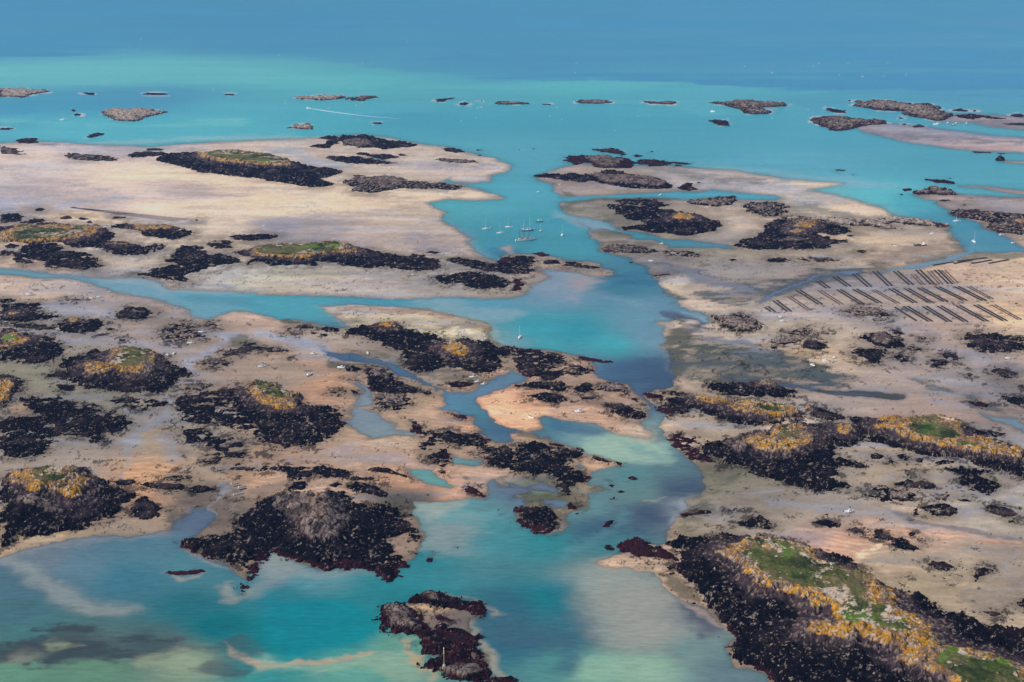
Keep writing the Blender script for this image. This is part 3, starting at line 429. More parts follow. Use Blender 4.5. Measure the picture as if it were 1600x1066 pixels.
ROCKS = """
# tile|h|style(d dark,g granite,r red,m mixed)|patch|poly|label|crests
A|5|g|0|0,235 150,235 200,242 240,245 285,240 305,255 270,262 220,268 180,278 130,292 80,285 0,285|pinkish granite reef cut by the picture edge, in pale turquoise sea|
A|2|d|0|510,262 540,260 590,262 595,274 560,275 520,266|tiny dark reef just east of the edge granite reef, with white surf|
A|2|d|0|890,266 930,260 1000,262 1050,266 1040,274 980,275 900,272|thin black reef behind the triangular granite islet, deep blue band in front|
A|2|d|0|1400,268 1430,268 1470,270 1460,277 1400,275|small thin black reef alone in open turquoise sea, beyond the wake boat|
A|7|g|0|625,382 680,370 720,360 760,365 900,362 950,368 1000,380 1040,382 1000,395 930,410 880,430 830,438 750,438 700,425 660,400|triangular pinkish granite islet pointing toward the camera in turquoise sea|
A|2|d|0|443,370 460,363 475,372 460,380|tiny dark rock, farther of two beside the white yacht by the triangular islet|
A|2|d|0|455,397 480,388 505,395 500,404 465,404|tiny dark rock, nearer of two beside the white yacht by the triangular islet|
A|2|d|0|0,482 60,480 88,486 60,493 0,493|thin dark reef cut by the picture edge below the white yacht|
A|3|d|0|545,540 565,520 610,512 655,515 645,525 610,535 565,543|small dark wedge of rock in the sea in front of the triangular islet|
A|3|d|0|100,560 130,553 200,545 240,548 215,560 245,572 180,578 120,574|dark rock patch on the outer sand edge, seaward of the wide pale flat|
A|3|m|0.1|0,595 40,603 100,612 140,630 100,640 180,648 100,652 0,643|ragged dark and pink outcrop on pale sand, cut by the picture edge|
A|4|m|0.1|390,655 430,642 500,645 580,650 640,655 700,662 745,675 720,688 650,690 560,685 480,683 430,672|long low speckled outcrop of pink granite and black weed on the far pale sand|
A|2|d|0|920,612 980,610 1028,615 1000,622 920,625|short thin black outcrop just seaward of the dark tongue of the grassy islet|
A|3|d|0|790,655 830,640 900,630 1000,632 1070,645 1000,655 900,665 830,668|dark tongue of rock joining the far long grassy islet at its seaward tip|
A|7|d|0|970,685 1010,665 1080,645 1200,638 1300,650 1400,640 1500,640 1600,660 1700,665 1780,690 1840,700 1900,712 1980,735 2040,730 2080,745 2130,758 2130,765 2040,792 2000,800 2080,838 2020,850 1940,852 1860,842 1760,825 1660,815 1600,790 1530,792 1450,782 1350,770 1260,758 1130,720|long black weedy islet with a long green grass cap on the far pale sand|l:1240,655 1290,645 1380,640 1600,650 1770,670 1830,735 1600,727 1450,714 1330,700 1250,672;v:1290,650 1350,642 1600,655 1760,675 1790,700 1740,722 1600,705 1400,690 1310,675
B|7|g|0|250,298 270,285 340,288 400,276 450,285 540,280 555,290 500,302 400,308 330,302 270,304|pinkish granite islet, longer of the pair beyond the motorboat wake|
B|5|m|0|565,292 620,290 660,283 760,283 765,290 700,298 680,310 620,310 570,303|granite and black islet, shorter of the pair beyond the motorboat wake|
B|3|d|0|1120,305 1150,300 1200,297 1240,291 1235,298 1190,305 1170,318 1130,316|small dark islet with surf, first of the chain east of the granite pair|
B|3|d|0|1270,328 1310,322 1330,328 1310,338 1275,336|small dark rock ringed by surf, second of the chain east of the granite pair|
B|2|d|0|1402,310 1412,308 1420,313 1410,317|single speck of black rock between the small surf-ringed islets of the outer chain|
B|4|m|0|1485,325 1530,315 1600,320 1640,318 1680,325 1725,328 1700,332 1620,333 1520,335|low brownish islet with a tail of rocks in the middle of the outer chain|
B|6|g|0|205,482 240,462 265,458 275,468 305,455 325,455 355,472 350,490 300,490 250,485|little knobbly granite islet with two bumps, on this side of the wake boat|
B|2|d|0|730,448 788,448 788,456 730,455|short straight black reef in the teal sea below the end of the wake|
B|5|d|0.1|380,545 440,530 490,535 530,545 535,525 620,530 690,523 780,545 830,560 920,568 1030,592 960,600 860,608 800,618 720,605 640,607 560,590 530,565 460,610 400,610 350,600 410,585 450,560 400,552|broad dark outcrop with a brown granite middle at the far tip of the pale sand|g:540,560 620,550 700,560 720,590 640,600 560,580
B|3|d|0|620,640 680,637 740,650 800,645 850,652 905,668 860,672 780,680 720,660 640,650|dark strip of rock with a blue pool, behind the longer low outcrop|
B|4|d|0.05|425,665 460,655 520,660 600,660 700,670 780,685 880,702 760,710 660,707 560,702 500,692 450,678|long low dark outcrop in front of the blue pool on the far sand|
B|2|d|0|885,648 905,642 950,655 900,657|small black outcrop alone on sand east of the blue pool|
B|3|d|0|1175,610 1230,607 1280,620 1310,634 1240,636 1180,628|dark outcrop at the outer edge of the far sand, seaward of the speckled one|
B|2|d|0|1370,615 1425,617 1380,625|tiny dark reef in shallow water, farther of two off the sand point|
B|2|d|0|1375,650 1415,650 1400,657|tiny dark reef in shallow water, nearer of two off the sand point|
B|3|m|0.15|1110,680 1180,670 1260,680 1380,685 1390,697 1290,702 1210,698 1140,685|speckled low outcrop on the far sand beside the yellow beached boat|
B|1|d|0|600,782 640,778 670,785 620,788|sliver of black rock on sand off the end of the grassy islet|
C|2|d|0|180,332 245,330 245,338 200,337|tiny pair of dark rocks in surf, left of the flat topped brown islet|
C|4|m|0|398,318 430,308 520,305 600,310 625,322 560,328 430,328|flat brown islet with a surf tip in front of the pale green water|
C|4|m|0|820,316 850,313 920,320 970,315 1020,315 1028,328 990,334 930,330 860,328|thin brown islet with two raised ends, next before the long tan islet|
C|7|m|0|1218,320 1270,322 1330,325 1400,315 1470,315 1550,325 1650,327 1680,322 1720,335 1700,345 1640,350 1600,350 1560,355 1600,370 1620,380 1600,392 1520,395 1450,388 1430,370 1350,345 1270,330|long tan granite islet with a dark skirt at the head of the channel mouth|g:1330,328 1400,315 1470,315 1560,326 1720,335 1690,347 1560,352 1450,345
C|4|d|0|1220,435 1270,430 1340,435 1358,450 1350,468 1290,465 1260,448|compact black rock in open water in front of the long tan islet|
C|4|d|0|500,618 560,612 640,612 690,625 715,645 680,650 620,638 560,630|narrow black rock lying in water seaward of the twin dark outcrops|
C|2|d|0|755,648 790,650 830,657 770,663|small black rock in water, east of the narrow black rock|
C|2|d|0|862,628 875,625 888,629 876,633|speck of black rock farthest out in the middle channel mouth|
C|2|d|0|35,617 45,614 55,617 46,620|speck of dark rock in the channel mouth, one of two off the sand point|
C|2|d|0|125,611 135,608 146,611 136,615|speck of dark rock farther into the channel mouth, off the sand point|
C|5|d|0.05|285,683 340,680 320,665 400,655 500,657 580,657 650,665 720,668 760,690 800,680 870,675 950,690 990,705 960,718 860,720 760,705 760,735 660,735 560,730 500,725 480,700 400,710 370,695|black outcrop with brown granite top, seaward one of the two across the channel mouth|g:440,665 580,660 700,680 640,720 540,715
C|2|r|0|960,690 1060,695 1140,705 1080,712 1000,702|thin reddish reef trailing into the turquoise shallows|
C|2|d|0|1010,710 1065,716 1060,723 1020,718|tiny dark reef under the thin reddish reef|
D|7|m|0|510,313 550,310 600,318 650,310 760,310 830,325 900,332 1000,333 1080,355 1070,370 1110,385 1160,395 1150,415 1100,432 1060,437 960,420 860,400 835,392 840,380 780,375 700,372 620,360 530,342 560,325|largest far brown rocky island, long and flat, at the far east of the sea|
D|3|d|0|1145,368 1200,362 1255,372 1240,380 1150,374|thin black reef beside the largest far brown island|
D|2|d|0|1275,374 1290,368 1308,374 1290,380|small black rock at the end of the thin reef by the far brown island|
D|4|d|0.2|1160,400 1220,395 1300,395 1350,400 1400,410 1480,422 1420,428 1340,418 1280,430 1180,415|dark weedy spur running off the end of the largest far brown island|
D|3|d|0|1510,400 1550,393 1600,400 1600,415 1540,412|dark rock cut by the picture edge, on grey flats behind the far spit|
D|2|d|0|1460,455 1600,450 1600,465 1500,462|dark weedy band cut by the picture edge on the far spit|
D|6|m|0.05|255,435 290,415 400,410 500,415 640,430 680,425 740,445 750,458 650,460 590,470 560,480 520,495 460,500 390,495 350,475 290,455|broad brown and black rock at the root of the far pink sandbar|
D|3|d|0|358,360 400,358 430,368 480,373 488,388 420,385 370,372|small black reef alone between the tan islet and the largest brown island|
D|2|d|0|805,420 830,412 850,425|tiny black rock in the strait between the two far brown islands|
D|2|d|0|835,457 855,453 870,458 850,463|tiny black rock touching the far pink sandbar|
D|3|d|0|903,470 940,462 980,470 970,477 910,477|dark hump of rock on the back of the far pink sandbar|
D|2|d|0|1275,628 1320,628 1400,632 1400,638 1290,636|thin black reef awash just below the far pink sandbar|
D|2|d|0|1425,637 1490,641 1450,646|short black reef tip next to the rounded boulder, below the far sandbar|
D|5|d|0|1420,680 1440,663 1475,668 1480,685 1430,688|rounded dark boulder alone at the tip of a thin sand line|
D|2|d|0|412,740 495,745 470,750 420,747|thin black reef awash in open teal water off the bright shallows|
D|1|d|0|522,770 542,773 530,776|speck of black rock beside the thin reef awash off the bright shallows|
E|2|d|0|215,275 250,267 280,272 260,285 225,285|small dark outcrop on wet sand above the large grassy islet at the edge|
E|3|d|0.05|0,310 40,302 100,300 150,318 130,345 70,352 20,360 0,362|dark outcrop at the picture edge, seaward of the flat grassy islet|
E|3|d|0.1|120,355 180,345 210,330 270,335 275,350 200,357 130,360|dark outcrop between the edge outcrop and the flat grassy islet|
E|2|d|0|370,330 400,318 440,315 455,330 400,336|small black outcrop on cream sand, first of the line under the stake field|
E|2|d|0|480,335 510,325 565,335 520,340|small black outcrop on cream sand, second of the line under the stake field|
E|2|d|0.1|535,352 570,345 580,358 550,362|tiny black outcrop below the second one under the stake field|
E|2|d|0|693,327 710,318 790,322 780,330 710,333|flat black outcrop under the middle of the stake field|
E|2|r|0|1215,340 1230,334 1243,342 1228,347|small brown rock on sand at the landward end of the stake field|
E|7|d|0.12|0,390 60,375 150,375 200,360 340,358 380,370 460,372 460,390 560,385 620,380 680,405 740,440 700,470 720,485 800,480 860,500 900,520 960,490 1020,495 1015,520 940,540 860,560 800,555 700,550 660,540 650,520 540,515 400,500 380,480 300,480 200,490 120,480 40,475 0,470|flat green grassy islet with white boulders at the picture edge of the pale flat|l:0,420 70,400 140,380 350,380 540,378 640,400 560,440 380,470 200,485 60,478 0,460;l:690,485 760,470 800,490 720,492;v:70,440 90,410 150,385 300,385 400,400 540,385 530,405 430,435 350,445 250,455 120,460
E|3|d|0.15|30,500 70,485 120,500 90,515 40,515|small black outcrop just under the flat grassy islet at the edge|
E|3|d|0.1|0,540 30,527 75,545 60,560 0,562|dark hummock cut by the picture edge above the thin tidal stream|
E|5|d|0.12|80,540 150,505 220,490 340,482 400,510 400,520 340,540 450,530 520,550 590,580 640,625 580,650 450,645 350,640 300,630 260,600 200,590 100,570|large black weedy outcrop between the flat grassy islet and the thin tidal stream|
E|3|d|0.2|75,580 120,568 190,590 220,605 160,612 100,605|small black outcrop tucked beside the large one above the thin tidal stream|
E|5|d|0.05|645,375 700,363 790,365 840,370 900,378 1030,375 1100,385 1170,400 1215,415 1200,435 1130,455 1060,475 1030,455 960,450 900,435 880,412 800,400 700,390|black outcrop with a yellow lichen back, alone on cream sand right of the grassy islet|l:850,372 920,366 960,378 1050,380 1090,388 1000,395 900,405 840,395
E|3|d|0.2|1290,490 1340,470 1440,465 1460,480 1440,500 1470,515 1400,520 1340,520 1300,500|ragged black patch behind the large black outcrop, left of the lichen ringed islet|
E|3|d|0.1|1440,440 1500,430 1560,432 1640,425 1720,430 1750,440 1700,460 1600,470 1450,465|low black outcrop seaward of the long lichen ringed grassy islet|
E|5|d|0.12|830,680 900,665 1000,640 1080,615 1050,570 1110,520 1160,503 1260,502 1310,540 1300,560 1380,545 1410,565 1500,580 1530,600 1450,615 1380,625 1300,650 1200,670 1150,690 1180,715 1160,728 1100,715 980,700 880,690|large black outcrop reaching the turquoise inlet left of the lichen ringed islet|
E|7|d|0.05|1450,545 1500,530 1580,525 1640,505 1760,498 1900,495 2080,488 2200,510 2240,520 2330,520 2400,545 2460,560 2560,570 2640,560 2680,580 2740,595 2760,620 2700,650 2600,655 2480,640 2300,635 2180,620 2080,605 1990,600 1960,625 1840,625 1700,620 1600,600 1550,620 1520,600 1600,580 1500,560|long grassy islet ringed by orange lichen with a black tail toward the yachts|l:1560,560 1580,520 1660,500 2100,488 2240,520 2230,545 2100,545 1980,555 1900,580 1750,570;v:1600,520 1680,503 1800,498 1900,498 2080,490 2140,500 2130,530 2000,540 1900,545 1800,560 1700,555 1620,545;g:2150,508 2200,512 2235,530 2190,540 2150,528
F|5|m|0.1|530,100 600,90 600,80 680,75 780,72 860,70 900,78 940,95 1000,95 1100,105 1200,112 1300,125 1250,150 1180,150 1100,140 1000,145 900,140 860,148 780,165 700,170 600,160 620,130 560,118|brown topped outcrop with a speckled tail before the narrow sand point|g:600,82 860,72 930,95 900,120 740,115 640,105
F|1|d|0|600,60 640,56 680,62 640,68|sliver of black rock seaward of the brown topped outcrop|
F|2|d|0|1050,542 1090,533 1155,543 1120,550|small black outcrop behind the black tail, on the sand near the yachts|
F|4|d|0.1|1200,590 1260,575 1400,590 1490,605 1520,580 1600,565 1680,555 1740,570 1770,595 1700,605 1740,615 1745,660 1680,672 1600,675 1500,665 1400,650 1330,630 1230,610|ragged brown and black outcrop at the channel edge below the moored ships|
F|5|d|0.05|1095,705 1160,685 1240,680 1320,665 1420,668 1500,690 1570,710 1600,740 1540,765 1460,770 1330,755 1300,735 1200,740 1130,730|oval black outcrop with brown patches on sand above the wide inlet|
G|3|d|0|130,545 190,540 240,555 190,568|small black rock at the water edge, nearest to the tall ships|
G|3|d|0.1|185,600 230,585 290,590 300,610 210,615|small speckled rock, first of two before the curved sand tip|
G|3|d|0.05|310,625 340,600 400,600 450,620 550,630 540,640 430,640 380,630|black rock strip on the curved sand tip by the channel|
G|2|r|0.2|0,695 60,710 80,740 60,780 0,782|brownish weed covered ledge on the channel edge behind the sandbar|
G|6|d|0|155,60 200,52 300,55 400,52 470,60 560,50 545,35 600,28 700,35 720,50 800,68 900,80 960,105 1000,125 1005,140 900,142 780,140 680,130 560,110 500,95 430,108 380,95 300,90 240,75 180,72|long brown ridge islet, landward one of the two across the channel mouth|g:500,55 700,65 860,75 980,115 900,130 720,115 560,100
G|3|d|0|1030,135 1060,122 1090,108 1130,110 1120,125 1165,148 1100,155 1050,145|small black rock at the end of the long brown ridge islet|
G|2|d|0|1155,103 1167,97 1180,103 1167,109|speck of black rock on wet sand past the brown ridge islet|
G|3|d|0.1|640,215 760,202 900,210 960,230 990,250 920,262 800,250 720,240 660,235|brown streaked black rock on the bank of the narrow side channel|
G|7|d|0.03|570,250 700,245 850,260 1000,285 1150,305 1250,340 1310,370 1270,400 1180,425 1100,432 980,425 880,420 780,395 700,400 680,385 780,380 830,360 800,340 740,330 650,290|large solid black islet with one yellow lichen mound, east of the tall ships|l:1000,330 1040,310 1110,315 1150,335 1100,350 1020,345
G|5|m|0|1100,220 1180,210 1260,205 1300,195 1380,192 1410,215 1370,240 1280,255 1180,248 1120,235|brown granite hump on the far bank of the narrow side channel|
G|5|m|0.05|1420,250 1480,225 1600,228 1700,240 1725,255 1700,275 1728,290 1670,310 1600,318 1520,305 1460,285 1470,265|brown granite outcrop on cream sand between the two large black islets|
G|2|d|0|1265,345 1290,340 1305,352 1275,355|small black rock just off the end of the black islet with one mound|
G|3|m|0.15|565,505 620,490 700,485 800,498 900,520 920,540 860,548 760,545 690,540 600,540 550,530|low line of broken speckled rock where the green channel meets the bay|
G|3|m|0.25|940,535 1000,525 1060,530 1130,535 1195,560 1150,570 1050,562 970,560|second low line of broken speckled rock, inland of the first|
G|2|r|0|725,602 745,596 762,601 748,606|tiny red weed rock in the water off the greenish flats|
G|2|r|0.2|870,685 900,680 950,675 1000,676 940,684 890,692|thin red weedy ledge at the water edge of the greenish flats|
G|2|d|0.2|1350,588 1380,580 1405,586 1380,596|tiny black rock on flats, between the second speckled line and the shellfish beds|
H|6|d|0.03|-220,495 -170,475 -100,445 -20,408 0,395 -20,370 30,345 90,340 160,345 240,350 300,355 400,365 450,375 530,390 520,410 450,430 390,432 330,425 380,460 440,470 490,465 500,485 400,485 360,490 380,510 250,520 180,525 130,518 0,525 -100,520|large black islet with two yellow lichen mounds, in front of the pink granite ridge|l:150,380 190,345 260,345 310,365 250,385;l:130,410 180,392 240,405 160,420;g:60,470 130,445 240,455 230,470
H|4|r|0|980,85 1030,85 1130,92 1170,100 1160,110 1060,105|reddish reef in the eastern channel mouth|
H|1|d|0|1125,75 1138,71 1150,76 1138,80|speck of black rock behind the reddish reef in the eastern channel mouth|
H|2|d|0|835,145 870,141 900,143 900,152 850,157|tiny dark rock in the water, left of the knobbly granite knoll|
H|2|d|0|818,177 835,174 852,178 835,181|tiny speck of dark rock in the water near the knobbly granite knoll|
H|6|m|0|900,165 980,155 1000,135 1050,132 1120,150 1160,155 1175,180 1100,182 1030,178 940,180|knobbly granite knoll at the tip of the eastern wet sand|
H|2|d|0.1|1060,215 1130,210 1150,218 1100,221|dark weed sliver on the sand in front of the granite knoll|
H|2|d|0|1213,243 1225,238 1238,244 1225,249|single small rock on the eastern wet sand|
H|6|g|0.1|70,325 120,310 260,320 360,325 500,330 620,335 700,330 780,318 860,330 930,325 1000,345 1130,370 1080,385 960,370 870,365 850,370 800,350 740,365 850,395 780,395 680,385 600,375 500,375 420,365 340,350 240,345 120,335|long pink granite ridge ending at the bay with the moored yachts|
H|6|m|0.03|1135,295 1180,280 1290,278 1400,290 1520,298 1600,305 1600,440 1540,425 1430,410 1360,380 1390,365 1350,350 1240,325 1170,320|brown and black headland cut by the picture edge, across the bay from the granite ridge|l:1548,350 1580,342 1600,345 1600,362 1560,362
H|2|d|0.1|545,535 580,525 630,533 590,545|small black outcrop alone on the sand near the red and green workboat|
H|2|d|0.1|485,435 520,430 542,440 510,445|tiny black outcrop off the tip of the two mound black islet|
H|3|d|0.35|0,580 60,570 110,580 180,600 100,603 0,605|broken line of dark stones on sand in front of the two mound islet, first half|
H|3|d|0.4|150,575 220,570 300,575 380,575 460,585 400,595 340,605 280,605 200,590|broken line of dark stones on sand in front of the two mound islet, second half|
I|5|d|0.08|0,80 40,78 90,88 30,100 50,115 100,105 170,95 250,105 230,120 260,130 200,140 300,170 355,185 250,205 180,218 60,215 0,222|black outcrop with a small tan top at the picture edge, landward of the thin stream|l:50,158 100,150 120,160 70,168
I|3|d|0.1|60,228 150,225 280,240 360,250 350,270 250,265 150,258 80,250|low black weed ledge touching the oval outcrop with the orange cap|
I|5|d|0|375,240 385,210 430,198 480,197 600,205 640,220 655,240 600,275 510,292 430,285 380,265|oval dark outcrop with a small orange cap at one end, on mud flats|l:415,212 430,198 480,200 490,212 440,222
I|2|d|0.1|655,258 700,255 730,262 690,270|tiny black ledge off the tip of the oval outcrop with the orange cap|
I|2|d|0.2|600,300 640,290 690,290 650,302 610,308|thin black weed streak on mud in front of the oval outcrop|
I|4|d|0.08|705,185 740,150 790,120 860,122 930,135 960,150 930,170 940,185 880,200 780,200 730,195|roundish black outcrop alone on the sand above the tidal stream junction|
I|1|d|0.2|410,74 480,70 520,73 480,80|thin black weed streak beside the two beached motorboats|
I|4|m|0.25|995,275 1050,240 1100,232 1180,228 1220,245 1230,270 1290,310 1280,325 1220,318 1170,335 1100,345 1050,340 1000,318 1020,305 1060,290|broken pink and black outcrop with two white boats beside it|
I|3|m|0.2|1265,230 1300,205 1340,215 1355,235 1340,252 1290,250|small broken outcrop at the corner of the turquoise inlet|
I|6|d|0.07|0,260 60,270 170,295 320,325 380,350 410,380 370,400 390,420 330,460 240,480 150,465 0,465|black islet with an orange and green crest, cut by the picture edge|l:0,295 60,288 140,305 190,330 100,358 0,378;v:0,303 60,298 120,315 60,332 0,330
I|9|d|0.1|325,495 390,470 430,445 540,430 530,410 600,400 700,410 760,395 850,390 920,410 1000,430 1040,465 1110,490 1170,510 1190,550 1150,590 1080,620 1030,650 950,668 820,665 740,655 640,650 520,640 480,610 380,585 290,560 360,540 440,530 370,515|wide black islet with a round green knoll ringed in orange lichen|l:690,420 760,395 860,395 960,440 975,500 940,535 860,540 760,530 700,505 650,540 590,550 510,512 545,480 600,470 690,480;v:720,460 740,420 800,400 870,400 930,425 950,460 890,480 870,500 790,502 735,490;g:880,485 930,470 972,495 940,532 890,520
I|5|d|0.1|0,545 80,560 150,600 150,640 60,700 40,760 0,760|black and orange lichen rock cut by the picture edge below the crest islet|l:0,578 60,580 100,610 60,650 40,700 0,720
I|3|d|0.3|350,615 470,615 480,650 430,660 370,640|patchy black ledge on pale mud in front of the round knoll islet|
I|2|d|0|740,325 790,325 785,340 745,338|small black rock on mud above the round knoll islet|
I|2|d|0.3|1385,400 1460,385 1530,355 1560,345 1600,360 1730,375 1800,395 1780,412 1680,405 1590,400 1520,420 1460,430 1400,425|thin ragged black ledge across the sand between the stream and the far boats|
I|3|m|0.3|1250,480 1300,455 1400,455 1440,475 1420,500 1350,510 1290,500|speckled brown outcrop on the outer bank of the pale stream|
I|3|m|0.35|1150,610 1250,600 1350,610 1250,650 1150,640|patchy brown ledge between the stream and the lichen crested rock|
J|3|d|0.15|240,240 290,232 360,245 350,258 250,255|small black outcrop, first behind the green bank of the inlet|
J|3|d|0.1|395,255 440,243 520,255 520,275 440,280|small black outcrop, second behind the green bank of the inlet|
J|2|m|0.25|195,290 230,265 300,270 310,285 250,300|brown broken outcrop landward of the green bank of the inlet|
J|2|d|0|345,287 360,280 382,287 362,294|tiny black rock between the first and second outcrops of the inlet bank|
J|2|d|0.2|395,298 430,288 460,298 430,308|tiny broken rock below the second outcrop of the inlet bank|
J|8|d|0.06|590,265 640,245 760,235 800,228 880,230 930,265 1000,280 1060,290 1150,298 1130,330 1230,345 1280,325 1360,340 1460,345 1530,370 1600,370 1600,430 1510,440 1540,500 1460,530 1390,545 1290,525 1180,505 1100,525 1000,530 950,510 940,470 920,400 850,380 790,340 680,310 620,300 560,300|very large black islet with two orange lichen tops in the middle of the bay|l:775,240 800,228 870,228 885,245 820,255;l:1165,365 1220,360 1280,350 1320,370 1340,400 1300,430 1230,425 1180,395
K|4|d|0.3|0,360 60,380 150,385 200,395 290,405 350,450 440,490 490,520 400,550 330,560 240,590 140,580 100,540 0,500|dark weedy broken rocks between the very large islet and the channel|
K|3|r|0.1|405,430 450,430 640,460 640,470 560,470 430,452|thin red weed reef pointing into the turquoise basin|
J|5|d|0.12|540,495 600,490 720,510 790,508 850,550 860,575 950,610 1010,625 1090,665 950,665 800,660 720,640 680,590 690,550 640,530|long black outcrop beside the blue side stream, with a granite end|g:720,515 790,508 830,540 790,560 730,545
J|2|d|0.2|470,660 530,640 570,640 560,665|small black outcrop on orange sand, one of two by the blue stream|
J|2|d|0|585,640 625,640 632,660 600,655|small solid black outcrop on orange sand, right beside another one|
J|2|d|0.3|550,565 600,560 650,575 640,590|thin broken rock line next to the long outcrop by the side stream|
J|3|r|0.1|1180,600 1260,590 1370,590 1380,600 1300,625 1220,625|dark red weed bank at the water edge near three small boats|
J|1|d|0|195,440 212,435 230,441 212,447|tiny black rock beside the beached white motorboat on the middle sand|
J|1|d|0.1|20,410 35,407 50,412 35,417|tiny black rock near the thin ragged black ledge|
J|4|m|0.25|740,690 800,668 920,670 960,690 975,730 900,770 790,765 750,740|speckled outcrop on the orange sand tongue in the stream|
K|4|d|0.1|15,610 80,600 170,590 300,590 360,620 350,650 250,655 170,625 90,625 20,628|black weedy outcrop behind the orange rippled sandbank|
K|4|d|0.07|100,680 150,665 230,655 330,680 350,705 300,720 200,715 120,695|oval black outcrop at the edge of the orange rippled sandbank|
K|4|d|0.15|365,655 410,625 440,600 500,600 510,640 440,660|black outcrop on sand next to the oval one by the rippled sandbank|
K|2|d|0.1|430,690 500,680 530,690 500,703 440,700|small flat black rock on the sand above the white motorboat|
K|4|m|0.25|530,600 600,590 680,600 720,630 690,650 580,650 540,640|mottled black and tan outcrop at the channel side of the middle sand|
K|3|r|0.3|690,650 780,680 790,720 720,690|red brown weedy edge sloping into the narrow channel|
K|5|d|0.25|570,730 640,725 740,745 800,770 830,800 820,830 740,820 660,800 620,775|black outcrop on the sand point facing the narrow channel|
K|3|r|0.05|800,660 860,655 960,680 940,695 850,690|dark red reef tip at the narrows of the channel|
K|5|m|0|1255,180 1290,215 1330,250 1400,275 1480,278 1540,265 1568,245 1530,210 1500,185 1440,170 1380,170 1330,195|round dark granite boulder mound where the green flats begin|
K|6|d|0.04|1215,605 1260,598 1400,602 1530,598 1620,595 1700,620 1760,655 1755,685 1700,690 1600,680 1450,680 1330,665 1240,640|black ridge with pale crest along the side of the long blue pool|l:1520,600 1600,592 1640,600 1580,612
K|1|d|0|1425,480 1440,470 1455,480 1440,490|small black rock on the streaked green flats|
L|4|m|0.1|470,150 520,135 600,127 680,135 720,155 775,185 770,193 700,185 620,180 540,175|long dark outcrop on sand, nearest to the shellfish trestles|
L|2|m|0.3|655,195 700,188 745,205 700,215 660,212|small speckled outcrop just below the one nearest the trestles|
L|3|m|0.15|125,290 160,270 200,252 240,258 260,290 240,305 190,300|small outcrop on open sand, farthest of the cluster of four|
L|2|m|0.25|330,272 360,275 395,295 350,292|thin broken stones at the seaward side of the cluster of four outcrops|
L|2|m|0.3|285,290 310,285 330,320 370,335 300,325|small broken stones in the middle of the cluster of four outcrops|
L|4|m|0.1|40,350 90,325 120,310 150,320 205,335 180,350 100,360|outcrop with a round tan boulder in the cluster of four|
L|2|d|0.1|5,370 60,370 60,385 20,388|small black rock, the tip of the cluster of four|
L|4|d|0.15|210,375 240,335 300,335 370,360 365,385 310,397 230,390|black blocky outcrop, nearest of the cluster of four on open sand|
L|3|d|0.2|760,265 800,270 865,295 820,303 780,290|ragged black rock above the dome shaped brown outcrop|
L|6|d|0.05|590,320 640,298 730,295 820,320 850,350 840,375 740,385 680,370 640,350|dome shaped brown and black outcrop in the middle of the sand flats|g:640,325 680,300 730,300 780,340 740,360 680,350
L|3|d|0.25|490,415 560,390 640,385 740,390 710,440 700,480 660,480 610,465 580,440|broken black outcrop just in front of the dome shaped one|
L|3|d|0.15|790,435 830,420 880,435 880,460 830,475 800,460|small round black outcrop right of the broken one|
L|3|m|0.1|835,390 880,370 940,375 970,395 900,402|small brown topped outcrop at the shoulder of the dome shaped one|
L|3|d|0.3|990,495 1020,440 1080,430 1100,405 1160,415 1200,440 1160,470 1110,490 1060,510|large broken black outcrop beside the muddy creek|
L|5|d|0.08|1240,335 1200,300 1280,290 1340,295 1420,295 1500,310 1600,320 1600,400 1500,405 1380,408 1310,400 1240,375 1260,350|wide black outcrop cut by the picture edge, on the far side of the creek|
L|3|d|0.15|1390,525 1430,505 1500,515 1550,540 1530,572 1470,570 1430,545|black outcrop on brown mud near the picture edge|
L|2|d|0.1|1230,550 1250,530 1285,550 1260,562|small black rock on sand between the creek and the mud outcrop|
L|3|d|0.05|1440,700 1450,678 1600,685 1600,740 1520,730|smooth dark weed bank cut by the picture edge|
L|2|r|0.15|1240,715 1300,705 1400,735 1370,750 1290,740|dark red weed bank along the slim green creek|
L|2|d|0.1|1560,620 1600,605 1600,650|dark rock corner cut by the picture edge, above the smooth weed bank|
L|2|m|0.4|930,310 980,305 1000,325 950,335|scatter of low stones on sand, inland of the dome shaped outcrop|
M|5|d|0.25|0,190 60,165 200,160 170,60 350,70 600,110 700,140 790,160 830,230 780,270 640,290 700,330 640,345 500,300 400,290 300,310 240,270 130,260 0,290|sprawling broken black weed field between mud flats, seaward half|
M|5|d|0.08|0,290 130,260 240,280 300,310 345,330 250,400 160,430 0,430|solid black weed field cut by the picture edge|
M|3|d|0.35|710,70 800,50 900,60 1040,75 1030,110 900,140 780,120|broken black weed patch beside the pale stream|
M|4|d|0.35|1100,130 1120,40 1300,20 1500,30 1550,90 1700,120 1600,270 1450,230 1300,240 1150,200|broken weed field on the far bank of the pale stream|
M|3|d|0.5|1080,240 1150,190 1300,260 1500,270 1700,330 1720,400 1550,390 1500,470 1300,470 1200,420 1150,330|sparse weed field with pools right of the orange delta|
M|7|d|0.1|1320,20 1400,0 1500,-15 1540,-10 1600,-40 1650,-30 1730,-20 1780,20 1850,40 1900,100 2050,110 2150,140 2170,220 2070,300 1950,350 1800,360 1650,330 1600,250 1500,200 1450,80|black islet with a green knoll and an orange flank, centre left|l:1520,0 1600,-35 1730,-20 1790,20 1860,70 1840,120 1750,130 1640,90;v:1590,0 1600,-30 1700,-25 1760,0 1820,35 1800,60 1700,40 1640,5
